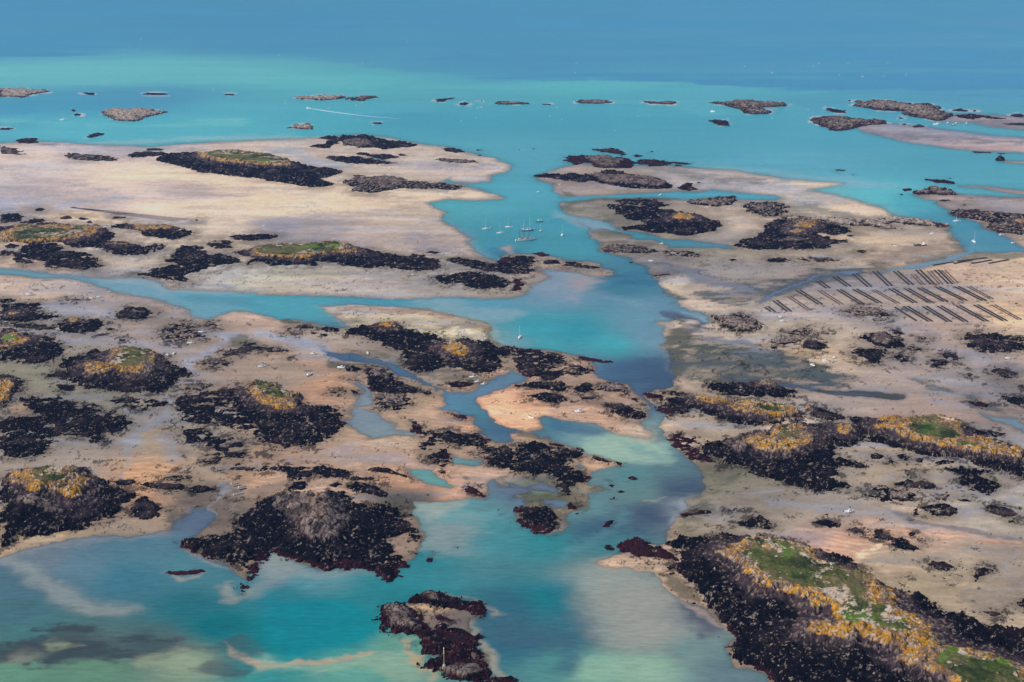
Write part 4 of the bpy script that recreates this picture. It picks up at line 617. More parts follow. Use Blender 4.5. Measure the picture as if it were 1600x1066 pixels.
M|14|d|0.04|0,560 60,545 150,530 300,520 400,530 500,530 560,560 640,570 700,610 780,620 820,680 780,740 720,780 600,820 560,850 480,890 380,900 250,910 100,905 0,1000|big lichen backed black islet at the lower edge of the pale flats|l:70,570 170,545 300,525 420,535 500,535 560,560 540,590 500,660 440,680 330,630 200,640 110,600;v:190,560 290,530 350,525 420,545 400,570 330,590 240,575;g:100,670 200,660 330,720 380,760 300,770 180,720
M|3|d|0.02|715,580 760,570 830,568 850,585 800,600 740,595|small black bank off the tip of the big lichen backed islet|
M|3|d|0.1|880,595 930,585 1060,590 1160,600 1180,615 1140,630 1000,625 900,610|black weed bar between two orange sand pools|
M|3|d|0.2|1170,630 1200,600 1300,605 1350,625 1290,640 1200,650|black weed clump at the end of the weed bar|
M|3|m|0.25|1020,560 1080,540 1200,540 1220,555 1140,565 1050,580|speckled stones on the rim of the orange delta|
M|4|d|0.02|815,760 840,710 880,675 920,670 960,700 1005,745 980,790 900,815 830,790|round black rock below the weed bar, beside the grey creek|
M|2|d|0.3|1370,510 1400,490 1500,485 1600,490 1580,510 1450,505 1390,518|line of small dark stones above the row of beached dinghies|
M|2|d|0.05|1468,545 1490,535 1515,545 1490,553|small dark rock right above the row of beached dinghies|
N|4|d|0.12|-20,510 40,480 200,480 420,485 560,510 620,540 740,550 800,570 700,575 560,560 420,545 300,550 240,580 180,530|long black ledge above the beach of the granite topped islet|
N|3|d|0.05|690,500 740,483 830,490 870,515 930,530 940,545 870,530 800,515 720,512|black ledge at the side of the small turquoise pool|
N|4|d|0.12|560,600 640,585 760,610 820,660 810,680 700,655 600,640|black ledge on sand behind the granite topped islet|
N|3|d|0.15|455,600 500,583 550,595 500,612|small black outcrop on sand left of the ledge behind the granite topped islet|
N|2|d|0.35|230,580 300,570 330,590 300,640 240,630 180,635|scatter of black stones on the orange sand|
N|2|r|0.1|1135,515 1160,500 1190,512 1160,530|tiny dark rock at the corner of the small turquoise pool|
N|3|d|0.2|960,190 1010,200 1050,260 1200,250 1300,280 1400,270 1480,320 1400,340 1500,360 1600,350 1640,400 1700,450 1640,470 1560,500 1480,470 1440,430 1490,400 1380,395 1370,360 1250,340 1100,320 1050,380 1060,300 990,260|winding black weedy ridge between two channels|
N|3|d|0.25|1070,420 1150,370 1200,360 1240,450 1180,480 1090,460|broken black ledge on pale sand, left of the winding ridge|
N|2|r|0.1|1220,150 1330,155 1310,185 1250,175|red weed reef in the blue shallows by the sandbank|
N|3|r|0.3|1290,600 1330,590 1370,610 1440,660 1420,670 1330,650|brown weed ledge at the end of the striped sandbar|
N|1|r|0.1|1490,745 1520,735 1530,750 1505,756|tiny red rock alone in the turquoise below the striped sandbar|
O|5|d|0.12|0,365 60,335 200,340 330,370 400,370 460,400 420,440 350,470 400,480 440,510 490,540 480,570 400,580 380,655 300,640 270,590 270,540 200,520 120,540 0,500 -80,420|black outcrop with a pale sand wedge in the middle of the channels|
O|3|d|0.15|500,405 560,425 620,450 560,450 500,430|small black ledge on the sand wedge of the mid channel outcrop|
O|2|r|0.15|640,440 700,455 680,480 650,465|red weed at the tip of the sand wedge|
O|3|r|0.3|220,330 350,345 300,355 240,345|thin red weed ledge behind the mid channel outcrop|
O|2|r|0.4|715,545 760,535 795,555 760,570 725,565|ring of small reddish rocks in the turquoise channel|
O|2|r|0.15|595,590 620,575 650,590 630,610 600,600|red rock in the channel, farther of two|
O|2|r|0.2|655,635 680,622 715,635 680,650|red rock in the channel, nearer of two|
O|2|r|0.3|590,680 640,665 660,685 610,690|small red rock in the channel below the two|
O|5|d|0.12|15,740 50,720 120,730 180,745 200,720 250,745 290,790 270,850 270,900 200,905 150,890 60,860 20,830 60,790 15,765|dark red and black outcrop at the end of the green flats|
O|2|r|0.1|330,720 370,700 410,730 400,745 350,745|dark red rock on the rim of a round pool|
O|1|r|0.05|385,770 410,762 430,775 400,783|small red rock near the rim of a round pool|
O|8|d|0.06|900,110 950,80 1000,30 960,20 1060,20 1120,45 1200,50 1330,85 1450,80 1560,90 1700,110 1850,160 1835,190 1700,205 1600,215 1450,220 1300,185 1140,130 1080,150 980,160 920,140|long black islet with orange crest, across from the blue pool|l:1150,45 1200,35 1300,45 1310,60 1400,70 1500,85 1600,100 1700,110 1800,150 1790,165 1690,170 1580,165 1400,135 1380,120 1300,95 1160,65;v:1490,90 1520,80 1620,90 1700,110 1740,135 1640,138 1550,115
P|5|d|0.05|230,130 240,105 330,110 420,150 490,180 430,195 330,185 250,155|black shoulder of rock at the end of the orange crested islet|l:235,100 255,85 260,110 240,120
O|3|r|0.45|980,310 1000,270 1100,270 1180,310 1160,360 1200,400 1350,470 1400,490 1300,470 1180,450 1100,430 1050,390 1000,360|red weed fringe along the bend of the channel|
O|10|d|0.08|1160,360 1200,320 1330,310 1450,290 1600,265 1700,230 1750,220 1900,215 2000,220 2130,230 2200,290 2180,330 2080,350 2000,400 2010,440 2020,490 2050,530 2020,560 2170,620 2000,640 1900,630 1750,600 1650,570 1550,530 1450,495 1300,450 1220,400|broad black islet with a green capped knoll ringed by orange lichen|l:1450,320 1560,290 1600,300 1680,250 1800,245 1890,290 1880,330 1800,360 1700,390 1600,400 1530,370;l:2020,250 2060,240 2130,260 2100,290 2030,270;v:1650,290 1690,265 1790,260 1820,280 1770,310 1690,315;g:1350,350 1420,335 1500,350 1460,375 1380,370
P|4|d|0.25|400,430 450,430 520,450 560,460 650,485 580,500 480,480 420,460|black weed patch off the tip of the green capped islet|
P|3|d|0.15|635,410 680,400 730,420 700,440 640,435|small black weed patch on sand, first of a row of four|
P|3|d|0.1|790,400 830,390 890,430 860,450 810,430|small black weed patch on sand, second of a row of four|
P|2|d|0.05|745,455 770,440 800,455 780,470|small black rock on sand, lowest of a row of four|
P|2|d|0.2|915,435 980,430 960,460 930,458|small black weed patch on sand, last of a row of four|
P|3|d|0.2|1040,460 1090,440 1170,455 1130,475 1060,475|black ledge on sand under the orange ridge islet|
P|11|d|0.04|520,190 600,185 680,210 780,200 900,205 1000,195 1100,195 1170,210 1250,240 1350,300 1500,350 1600,390 1600,550 1500,530 1380,490 1280,470 1240,440 1050,425 900,400 800,370 700,345 630,330 650,290 590,270 560,230|long islet with a green dome and an orange ridge, cut by the picture edge|l:670,225 730,195 850,215 960,200 1100,195 1200,240 1220,290 1330,330 1450,360 1600,390 1600,440 1500,420 1350,400 1200,385 1050,355 930,330 850,300 800,260 690,245;v:870,230 960,205 1080,215 1180,250 1200,290 1120,310 1000,300 910,270;v:1190,330 1320,345 1300,360 1220,350
P|3|d|0.35|1335,265 1390,250 1480,275 1430,295 1360,285|broken black rock at the foot of the slim green creek, behind the orange ridge|
P|7|d|0.08|1090,500 1200,495 1290,510 1385,515 1340,540 1380,570 1430,600 1470,615 1420,640 1380,660 1300,640 1220,620 1180,580 1210,540|high dark outcrop with round boulders in the sand below the orange ridge|
P|3|m|0.3|840,550 900,520 960,530 970,545 900,560|broken stones above the flat black weed patch|
P|4|d|0.2|780,600 850,575 940,570 1020,590 1070,615 1010,630 900,620|flat black weed patch in the sand, left of the boulder outcrop|
P|4|m|0.25|600,665 640,620 720,610 800,625 880,620 930,670 910,705 820,700 720,700 650,680|wide broken outcrop of tan and black boulders on open sand|
P|3|m|0.25|1040,680 1080,650 1130,665 1110,700 1070,695|small bouldery rock in front of the high boulder outcrop|
P|2|d|0.25|1180,690 1240,685 1270,705 1200,705|thin black ledge in front of the high boulder outcrop|
P|4|d|0.3|880,770 940,740 1050,710 1120,725 1190,760 1140,800 1050,790 920,790|broken black outcrop above the nearest muddy plain|
P|4|d|0.2|1360,740 1420,730 1520,755 1560,790 1480,800 1400,780|black outcrop on grey sand close to the picture edge|
Z|12|d|0.05|278,851 290,843 311,839 340,840 362,838 372,828 380,812 390,800 400,785 430,778 472,776 512,774 535,775 560,790 607,793 633,811 648,828 663,842 650,846 630,838 607,845 615,860 630,872 638,886 628,897 604,910 586,901 566,889 545,892 498,890 457,880 439,868 420,862 409,876 411,900 395,912 388,927 372,930 365,918 379,905 382,892 362,884 330,874 308,865|large rocky islet with a brown granite top and one orange pinnacle, edged by turquoise|l:473,800 482,785 510,785 513,805 512,820 490,822 478,812;g:425,785 450,775 475,778 490,790 515,780 520,795 545,800 545,820 530,840 505,848 480,838 455,815 430,800
Z|2|r|0.03|256,896 263,893 285,892 300,890 315,890 323,893 310,897 290,899 265,899|long narrow maroon reef alone in the nearest turquoise lagoon|
Q|1|r|0.05|1033,220 1045,213 1063,218 1055,228 1040,227|small maroon rock at the mouth of the grey creek|
Q|1|r|0|974,250 983,245 991,250 982,255|speck of maroon rock off the mouth of the grey creek|
Q|1|r|0.1|1440,535 1460,527 1507,524 1480,538 1450,543|small maroon rock off the pointed foot of the brown topped islet|
R|2|r|0.05|1022,335 1040,318 1060,315 1078,328 1065,345 1035,346|maroon rock off the east corner of the brown topped islet, largest of three|
R|1|r|0|1072,300 1085,292 1105,303 1095,311|maroon rock beyond the largest one off the east corner|
R|1|r|0.1|945,290 965,284 990,298 970,305|maroon rock touching the east corner of the brown topped islet|
R|1|r|0|1200,255 1212,248 1228,256 1214,262|tiny maroon rock alone on the pale underwater sand bank|
R|1|r|0.1|1443,25 1462,14 1476,28 1460,35|tiny dark rock alone in mid channel|
R|1|r|0|885,803 895,793 905,803 895,811|tiny maroon rock off the boulder islet with the beacon, farther one|
R|1|r|0|925,832 940,826 952,833 940,840|tiny maroon rock off the boulder islet with the beacon, nearer one|
R|7|d|0.03|925,590 940,560 990,540 1045,522 1090,530 1150,530 1200,555 1270,575 1365,595 1375,640 1375,672 1335,660 1300,640 1200,635 1150,625 1080,622 1040,600 960,600|arm of dark boulders behind the grey sand pocket, near the beacon|g:1035,540 1050,522 1090,532 1080,560
R|7|d|0.03|705,690 740,640 790,605 860,598 910,610 950,650 1000,690 1060,740 1110,720 1160,740 1220,765 1310,780 1325,820 1300,850 1330,880 1350,900 1300,890 1330,930 1400,980 1450,1010 1480,1050 1560,1060 1560,1100 1400,1085 1280,1060 1180,1045 1100,1000 1080,980 1020,970 1040,930 1070,910 990,900 965,870 980,820 960,790 880,780 800,755 760,735 765,700|boulder islet with the yellow beacon, maroon weed along its waterline|g:780,620 860,605 910,620 960,690 1000,720 960,740 880,720 810,720;g:1110,990 1160,960 1240,950 1330,960 1360,1000 1300,1020 1200,1030
R|2|r|0.2|1075,680 1110,665 1190,695 1170,705 1100,700 1085,710|dark rocks lying on the grey sand pocket by the beacon|
R|1|r|0|970,965 985,958 1010,965 990,973|pair of tiny maroon rocks left of the beacon|
S|2|r|0|545,130 555,100 590,85 640,85 600,110 590,135|maroon rock in mid channel with a thin tail|
S|1|r|0|505,160 517,153 530,160 517,168|tiny maroon rock in mid channel, between two larger ones|
S|2|r|0.1|630,142 655,135 680,146 660,154|small maroon rock in mid channel beside the grey shoal|
S|1|r|0.25|690,160 740,148 770,158 740,166|thin string of maroon stones over the grey shoal|
S|3|r|0|548,255 570,235 600,240 623,262 610,278 575,270|maroon rock just off the dark reef above the orange sand cape|
S|5|r|0.08|635,240 700,205 750,192 800,205 835,230 810,245 850,255 900,250 980,310 990,330 900,325 860,315 740,310 700,290 650,285|dark maroon reef above the orange sand cape|
S|2|d|0|848,360 858,353 870,361 858,368|small dark rock on the orange sand cape, upper of two|
S|2|d|0|817,435 830,427 845,436 830,443|small dark rock in shallow water by the orange sand cape, lower of two|
S|1|r|0|1228,790 1245,782 1268,795 1250,802|tiny maroon rock off the foot of the great green islet, farther one|
S|1|r|0|1300,898 1312,890 1325,899 1312,905|tiny maroon rock off the foot of the great green islet, nearer one|
S|1|r|0|1088,592 1100,585 1114,592 1100,599|tiny dark rock on the brown strand below the great green islet|
S|1|r|0|365,208 375,204 388,210 376,214|faint tiny rock awash in mid channel|
S|3|d|0.1|925,375 990,350 1000,360 985,385 950,395|small dark outcrop between the sand cape and the great green islet|
S|2|r|0.05|938,410 960,402 990,402 992,418 950,426|small maroon outcrop below the dark one beside the great green islet|
S|4|d|0.2|1340,110 1420,90 1490,62 1545,90 1590,150 1545,155 1500,135 1400,135|ragged dark ledge on sand behind the great green islet|
S|2|r|0.25|1290,30 1350,20 1400,35 1340,50|small reddish broken rocks on the flats right of the channel bend|
S|2|r|0.25|1010,50 1080,45 1100,30 1210,35 1210,50 1100,60 1050,75|thin reddish ledge at the channel edge above the green algae strand|
S|4|d|0.15|1440,220 1500,185 1545,200 1610,240 1600,262 1545,262 1480,240|black ledge just behind the crown of the great green islet|
T|3|d|0.15|255,110 300,92 360,88 400,115 445,122 430,135 370,140 320,130|black outcrop on sand, closest to the lone white beached boat|
T|2|d|0.2|470,150 530,142 580,165 570,185 520,172|small black outcrop with a forked tail on the orange tinted sand|
T|3|d|0.08|620,210 640,160 680,148 710,180 740,185 730,225 680,215|black outcrop on orange tinted sand, first of a touching pair|
T|3|d|0.08|725,205 800,200 850,215 860,240 915,270 890,280 800,275 750,250|black outcrop on orange tinted sand, second and longer of a touching pair|
T|2|d|0.25|840,180 870,163 895,190 860,195|small broken black rock beyond the touching pair|
T|2|m|0.1|900,210 930,205 945,218 915,222|tiny tan and black rock off the end of the touching pair|
T|3|d|0.2|950,365 990,345 1060,350 1130,380 1080,405 1010,395|ragged black outcrop alone on smooth sand behind the green islet ridge|
T|3|d|0.2|1240,430 1255,400 1300,380 1360,395 1355,415 1290,435 1250,470|black hook shaped outcrop on sand toward the picture edge|
T|2|m|0.35|1010,455 1060,440 1120,455 1060,470|thin speckled stones on sand below the ragged lone outcrop|
T|1|d|0|770,445 790,440 815,446 790,452|sliver of black rock on sand above the dark weedy slope|
T|2|d|0.25|1290,650 1350,645 1410,665 1350,680|small black outcrop beside the dark weedy slope|
T|3|d|0.2|1490,600 1545,560 1600,560 1600,640 1540,640|black outcrop cut by the picture edge, nearest the corner sand|
T|1|d|0.1|1430,100 1480,92 1500,115 1450,112|tiny black rock beside the broken outcrop near the picture edge|
Z|13|d|0.03|1054,852 1074,844 1111,842 1134,833 1162,844 1175,852 1200,855 1234,853 1252,862 1290,872 1324,883 1342,892 1360,909 1392,927 1420,935 1459,950 1498,966 1536,979 1600,992 1700,1030 1720,1150 1300,1150 1240,1100 1200,1060 1170,1049 1147,1036 1148,1018 1137,987 1118,969 1095,945 1092,927 1074,906 1061,896 1059,881 1064,868|great green islet with broad orange lichen slopes, nearest and largest of all|l:1121,865 1134,855 1175,854 1216,855 1258,866 1285,886 1330,903 1357,910 1388,930 1410,960 1456,987 1470,1014 1550,1030 1590,1048 1640,1070 1600,1120 1500,1110 1480,1066 1433,1050 1403,1034 1420,1018 1381,1012 1345,1000 1304,998 1262,990 1272,978 1310,970 1300,950 1266,952 1262,940 1239,933 1200,922 1173,912 1155,888;v:1152,866 1175,858 1200,862 1225,858 1250,866 1270,880 1320,900 1350,911 1360,925 1345,935 1370,948 1385,945 1395,965 1420,975 1425,988 1400,990 1375,985 1360,975 1330,975 1318,968 1310,945 1285,930 1265,920 1215,912 1200,910 1195,897 1180,885;v:1462,1022 1490,1018 1520,1030 1560,1035 1585,1048 1600,1070 1600,1110 1520,1080 1500,1060 1460,1040
"""
# ================= the ground: tidal flats, channels, sea bed =================
KALB = np.array([0.86, 0.93, 0.99])      # display value of a unit-albedo surface in this light
# fan of rows and columns round the camera's foot point: finer near, coarser far
vin = np.arange(-8, 1080, 1.45)
_, yv = unproj(np.full(vin.shape, 800.), vin)
far_ = np.geomspace(16000, yv[0] * 1.01, 40); near_ = np.linspace(yv[-1] * 0.985, 560, 60)
RY = np.concatenate([far_, yv, near_])[::-1].copy()          # increasing distance
ta = 800 / FPX / math.cos(PITCH) * 1.06
TX = np.concatenate([np.linspace(-0.85, -ta, 70, endpoint=False), np.linspace(-ta, ta, 1150), np.linspace(ta, 0.85, 71)[1:]])
NR, NC = len(RY), len(TX)
GX = (RY[:, None] * TX[None, :]).ravel(); GY = np.repeat(RY, NC)
GU, GV = proj(GX, GY)
GV = np.maximum(GV, -150.)
px_m = np.hypot(GY, H) / FPX                                  # metres per photo pixel here
# ragged, natural edges: warp in world space
wl = 9.0 * px_m / px_m.min()
def warp(x, y, u, v):
    k = np.hypot(y, H) / FPX
    a = fbm(x, y, 38., 4, 3) * 5.0 + fbm(x, y, 9., 3, 4) * 2.0
    b = fbm(x, y, 38., 4, 13) * 5.0 + fbm(x, y, 9., 3, 14) * 2.0
    sv = H / np.hypot(y, H)
    return u + a / k * 1.5, v + b / k * sv * 1.5
WU, WV = warp(GX, GY, GU, GV)
AN = 2.2
LS = np.full(GX.shape, -60., np.float32)
def sc2(p): return p * np.array([1, AN])
for t, s in LAND: sdf_in(WU, WV * AN, sc2(tpts(t, s)), LS, 'add')
for t, s in CUT: sdf_in(WU, WV * AN, sc2(tpts(t, s)), LS, 'cut', off=3.5 if t == 'J' else 0.0)
RD = np.full(GX.shape, -60., np.float32)                       # how near the rocks are
for _l in ROCKS.strip().split('\n'):
    if _l[0] != '#':
        _q = _l.split('|'); sdf_in(WU, WV * AN, sc2(tpts(_q[0], _q[4])), RD, 'add', 30.)
def ground_h(s, x, y):
    land = 0.30 * (1 - np.exp(-np.maximum(s, 0) / 7)) + 0.9 * (1 - np.exp(-np.maximum(s, 0) / 110)) + 0.10 * fbm(x, y, 60., 3, 21) * ss(0, 20, s)
    sea = -2.6 * (1 - np.exp(np.minimum(s, 0) / 30.))
    return np.where(s > 0, land, sea)
GZ = ground_h(LS, GX, GY).astype(np.float32)
GRID_Z = GZ.reshape(NR, NC); GRID_S = LS.reshape(NR, NC)
def gsample(x, y, arr=None):
    arr = GRID_Z if arr is None else arr
    y = np.maximum(np.asarray(y, float), RY[0]); t = np.asarray(x, float) / y
    fr = np.interp(y, RY, np.arange(NR)); fc = np.interp(t, TX, np.arange(NC))
    r = np.minimum(fr.astype(int), NR - 2); c = np.minimum(fc.astype(int), NC - 2); fr = fr - r; fc = fc - c
    return (arr[r, c] * (1 - fr) + arr[r + 1, c] * fr) * (1 - fc) + (arr[r, c + 1] * (1 - fr) + arr[r + 1, c + 1] * fr) * fc
# colour fields
def field(txt, u, v):
    P = np.array([[float(q) for q in t.split(',')] for t in txt.split()])
    gu = np.arange(-700, 2301, 12.); gv = np.arange(-150, 1301, 8.)
    U, Vv = np.meshgrid(gu, gv); num = np.zeros(U.shape + (3,)); den = np.zeros(U.shape)
    for p in P:
        # a pixel is taller on the ground far away: distances measured on the ground
        s = 1.0 + 3.0 * ss(500, 60, p[1])
        d2 = (U - p[0]) ** 2 + ((Vv - p[1]) * 2.0 * s) ** 2
        wgt = 1.0 / (d2 + 500.) ** 1.9
        num += wgt[..., None] * lin(p[2:5]); den += wgt
    A = num / den[..., None]
    fu = np.clip((u + 700) / 12., 0, len(gu) - 1.001); fv = np.clip((v + 150) / 8., 0, len(gv) - 1.001)
    c = fu.astype(int); r = fv.astype(int); fu = (fu - c)[:, None]; fv = (fv - r)[:, None]
    return (A[r, c] * (1 - fu) + A[r, c + 1] * fu) * (1 - fv) + (A[r + 1, c] * (1 - fu) + A[r + 1, c + 1] * fu) * fv
WU2 = GU + fbm(GX, GY, 160., 4, 31) * 12 ; WV2 = GV + fbm(GX, GY, 160., 4, 32) * 12 * H / np.hypot(GY, H)
LC = field(LCOL, WU2, WV2); WC = field(WCOL, WU2, WV2)
NZ = fbm(GX, GY, 26., 6, 41, 0.65)                                  # streaks that run across the view
NS = fbm(GX * 0.35 + GY * 0.15, GY, 17., 6, 42, 0.65)
farw = ss(260, 130, GV); NSF = fbm(GX * 0.16 + GY * 0.03, GY * 0.9, 190., 6, 45, 0.62) * 1.3
NS = NS * (1 - farw) + NSF * farw; NZ = NZ * (1 - farw) + NSF * farw
STRK = fbm(GX * 0.42 + GY * 0.30, GY * 0.9 - GX * 0.25, 11., 6, 43, 0.72)
WET = np.zeros(GX.shape, np.float32)
for kind, t, r, g, b, soft, nst, op, s in PATCH:
    P = sc2(tpts(t, s)); m = soft + nst + 4
    lo = P.min(0) - m; hi = P.max(0) + m
    k = np.nonzero((WU > lo[0]) & (WU < hi[0]) & (WV * AN > lo[1]) & (WV * AN < hi[1]))[0]
    if not len(k): continue
    soft *= (1.9 if P[:, 1].mean() / AN > 240 else 0.8) if kind == 'W' else 1.5
    d = sdf(WU[k], WV[k] * AN, P) + (0.5 * NZ[k] + 0.8 * NS[k]) * nst * 1.35
    a = (ss(-soft, soft, d) * op)[:, None]
    if nst >= 14:                       # streaky, broken cover rather than a solid one
        mot = STRK[k] if kind == 'L' else NS[k]
        a = a * (0.48 + 0.62 * ss(-0.30, 0.20, mot))[:, None]
    T = LC if kind == 'L' else WC
    T[k] = T[k] * (1 - a) + lin((r, g, b)) * a
    if kind == 'L' and b > r: WET[k] = np.maximum(WET[k], a[:, 0])
def corr(c, u, v, off):
    return np.clip(c / KALB, 0.0015, 0.95)
# ---- flats: fine natural variation
f1 = fbm(GX, GY, 11., 4, 51); f2 = fbm(GX * 0.5, GY, 4.5, 3, 52); f3 = fbm(GX * 0.30 + GY * 0.1, GY, 30., 4, 53)
f4 = fbm(GX * 0.22 + GY * 0.06, GY, 9., 5, 54, 0.7); f5 = fbm(GX, GY, 3.2, 3, 55, 0.8)
lc = LC * (1 + 0.06 * f1 + 0.05 * f2 + 0.15 * f3 + (0.06 + 0.09 * ss(300, 480, GV)) * f4 + 0.06 * f5)[:, None]
wf = ss(0.15, 0.7, fbm(GX * 0.18 + GY * 0.07, GY, 22., 5, 56, 0.65) + 0.3 * fbm(GX, GY, 200., 2, 57))[:, None]
lc = lc * (1 - 0.62 * wf) + 0.60 * wf * lc.mean(1, keepdims=True) * np.array([0.93, 0.99, 1.16])
# drainage runnels: thin branching threads of standing water
rx = GX + 30 * fbm(GX, GY, 60., 3, 81); ry = GY + 30 * fbm(GX, GY, 60., 3, 82)
rid = np.abs(fbm(rx * 0.8 + ry * 0.5, ry * 0.8, 170., 5, 83, 0.55))
run = ss(0.030, 0.010, rid) * ss(-0.15, 0.25, fbm(GX, GY, 330., 2, 84)) * ss(170, 300, GV) * 0.55
rid2 = np.abs(fbm(rx * 0.5 + ry * 0.3, ry, 60., 4, 85, 0.5)); run = np.maximum(run, ss(0.035, 0.01, rid2) * ss(0.15, 0.5, fbm(GX, GY, 260., 2, 86)) * ss(300, 420, GV) * 0.4)
lc = lc * (1 - run[:, None]) + run[:, None] * lin((150, 154, 172)); WET = np.maximum(WET, run)
orange = ss(0.10, 0.25, lc[:, 0] - lc[:, 2]) * ss(420, 560, GV)
lc = lc * (1 + 0.09 * orange * np.sin((GY + 0.25 * GX + 14 * fbm(GX, GY, 40., 3, 87)) * 2 * math.pi / 9.0))[:, None]
mud = ss(-30, 0, RD) * ss(-0.6, 0.35, fbm(GX, GY, 30., 6, 63, 0.75)) * ss(150, 380, GV) * 0.6
lc = lc * (1 - mud[:, None]) + mud[:, None] * lin((104, 96, 84))
# greyish film where the water has just left, close to the shore
wetband = ss(9, 0, LS) * 0.35
lc = lc * (1 - wetband[:, None] * np.array([0.85, 0.75, 0.62]))
# wrack and small dark scatter on the flats
scat = fbm(GX, GY, 7., 4, 61); zone = ss(0.05, 0.5, fbm(GX, GY, 140., 3, 62) + 0.1)
scat = fbm(GX, GY * 0.8, 9., 6, 61, 0.8)
nearr = ss(-22, -1, RD)
dk = ss(0.33, 0.42, scat + 0.28 * nearr - 0.18 * (1 - zone) * (1 - nearr)) * ss(1, 5, LS) * ss(330, 500, GV)
lc = lc * (1 - 0.72 * dk[:, None])
# sand ripples on the orange banks
bed = lin((150, 165, 150)) * np.ones_like(lc)
lc = np.where((LS < 0)[:, None], lc * (1 - ss(0, -14, LS)[:, None] * 0.3), lc)
lum_ = lc.mean(1)[:, None]; lc = lc * (1 + 0.13 * ss(430, 520, GV)[:, None]) * (np.array([0.84, 0.845, 0.87]) * (0.97 + 0.26 * ss(0.30, 0.56, lum_)))
LCf = np.clip(lc / (KALB * np.array([0.91, 0.91, 0.96])), 0.01, 0.9)
WETA = np.clip(WET + wetband * 0.5, 0, 1)
idx = (np.arange(NR - 1)[:, None] * NC + np.arange(NC - 1)[None, :]).ravel()
F = np.stack([idx, idx + 1, idx + 1 + NC, idx + NC], 1)
m_sand = attrmat('wet_sand', (0.9, 0.35), [(0.12, 0.25), (0.7, 0.05)], (0.90, 1.10), 0.35, 0.25)
go = link('ground', mesh_np('ground', np.stack([GX, GY, GZ], 1), F, {'Col': np.concatenate([LCf, WETA[:, None]], 1)}), m_sand)
tag(go, kind='structure')
# ---- water sheet over everything lower than the waterline
wcn = WC * (1 + 0.03 * f1 + 0.04 * f3 + 0.05 * fbm(GX * 0.12 - GY * 0.02, GY, 25., 5, 58, 0.6))[:, None]
wcn = wcn - lin((0, 0, 0)) - np.interp(GV, [0, 100, 250, 400, 600, 1000], [0.045, .035, .03, .025, .018, .012])[:, None] * np.array([1.35, -0.45, 0.1])
wcn = wcn * (1 + 0.07 * farw * NSF)[:, None]
midb = (ss(120, 150, GV) * ss(330, 250, GV))[:, None]; wcn = wcn * (1 - midb * np.array([0.10, 0.08, 0.04]))
tn = ss(180, 400, GV)[:, None]; wd_ = np.maximum(wcn, 1e-4)
sat = ss(0.85, 0.45, wd_[:, 0] / wd_[:, 1]); gf = sat * (wd_[:, 1] ** 0.30 * 0.915 + 0.06 * ss(0.30, 0.50, wd_[:, 1])) + (1 - sat) * 0.80; bf_ = sat * (wd_[:, 2] ** 0.27 * 1.01 + 0.10 * ss(0.30, 0.50, wd_[:, 1])) + (1 - sat) * 0.86
wcn = wcn * (1 - tn) + tn * np.stack([wd_[:, 0] * (0.90 * sat + 0.86 * (1 - sat)), wd_[:, 1] * gf, wd_[:, 2] * bf_], 1)
depth = np.maximum(-GZ, 0)
op = 1 - np.exp(-depth * 4.2)
# white horses far out
wk = (ss(205, 260, GV) * ss(-12, 2, RD) * ss(0.0, 0.5, fbm(GX, GY, 14., 5, 64, 0.7)) * 0.6)[:, None]
wcn = wcn * (1 - wk) + wk * lin((52, 72, 88))
fo = (ss(-7, -1.5, RD) * ss(0.05, 0.35, fbm(GX * 0.3, GY, 22., 4, 65, 0.7)) * ss(245, 205, GV) * 0.75)[:, None]
wcn = wcn * (1 - fo) + fo * 0.62
wk_far = ss(200, 250, GV)[:, None]
wh = (vn(GX / 7., GY / 16., 71) > 0.985) & (fbm(GX, GY, 300., 2, 72) > 0.05) & (GV < 235) & (GV > 60)
wcn = np.where(wh[:, None], wcn * 0.35 + 0.5, wcn)
WCf = np.clip(wcn / KALB, 0.002, 0.95)
keep = GZ[F].min(1) < 0.03
Fw = F[keep]; used = np.unique(Fw); rm = np.full(GX.shape, -1, np.int64); rm[used] = np.arange(len(used))
WVt = np.stack([GX[used], GY[used], np.zeros(len(used))], 1)
m_water, n, l, b, out = newmat('sea_water')
at = n.new('ShaderNodeAttribute'); at.attribute_name = 'Col'
ge = n.new('ShaderNodeNewGeometry')
mp = n.new('ShaderNodeMapping'); mp.inputs['Scale'].default_value = (0.05, 0.17, 0.1); mp.inputs['Rotation'].default_value = (0, 0, 0.12)
l.new(ge.outputs['Position'], mp.inputs[0])
wn = n.new('ShaderNodeTexNoise'); wn.inputs['Scale'].default_value = 1.6; wn.inputs['Detail'].default_value = 7; wn.inputs['Roughness'].default_value = 0.62
l.new(mp.outputs[0], wn.inputs['Vector'])
mr = n.new('ShaderNodeMapRange'); mr.inputs[1].default_value = 0.3; mr.inputs[2].default_value = 0.7; mr.inputs[3].default_value = 0.84; mr.inputs[4].default_value = 1.16
l.new(wn.outputs[0], mr.inputs[0])
vm = n.new('ShaderNodeVectorMath'); vm.operation = 'SCALE'; l.new(at.outputs['Color'], vm.inputs[0]); l.new(mr.outputs[0], vm.inputs['Scale'])
l.new(vm.outputs[0], b.inputs['Base Color'])
bm = n.new('ShaderNodeBump'); bm.inputs['Distance'].default_value = 0.9; bm.inputs['Strength'].default_value = 0.55
l.new(wn.outputs[0], bm.inputs['Height']); l.new(bm.outputs[0], b.inputs['Normal'])
b.inputs['Roughness'].default_value = 0.3; b.inputs['IOR'].default_value = 1.33; b.inputs['Specular IOR Level'].default_value = 0.25
l.new(at.outputs['Alpha'], b.inputs['Alpha'])
wo_ = link('sea', mesh_np('sea', WVt, rm[Fw], {'Col': np.concatenate([WCf, op[:, None]], 1)[used]}), m_water)
tag(wo_, kind='structure')
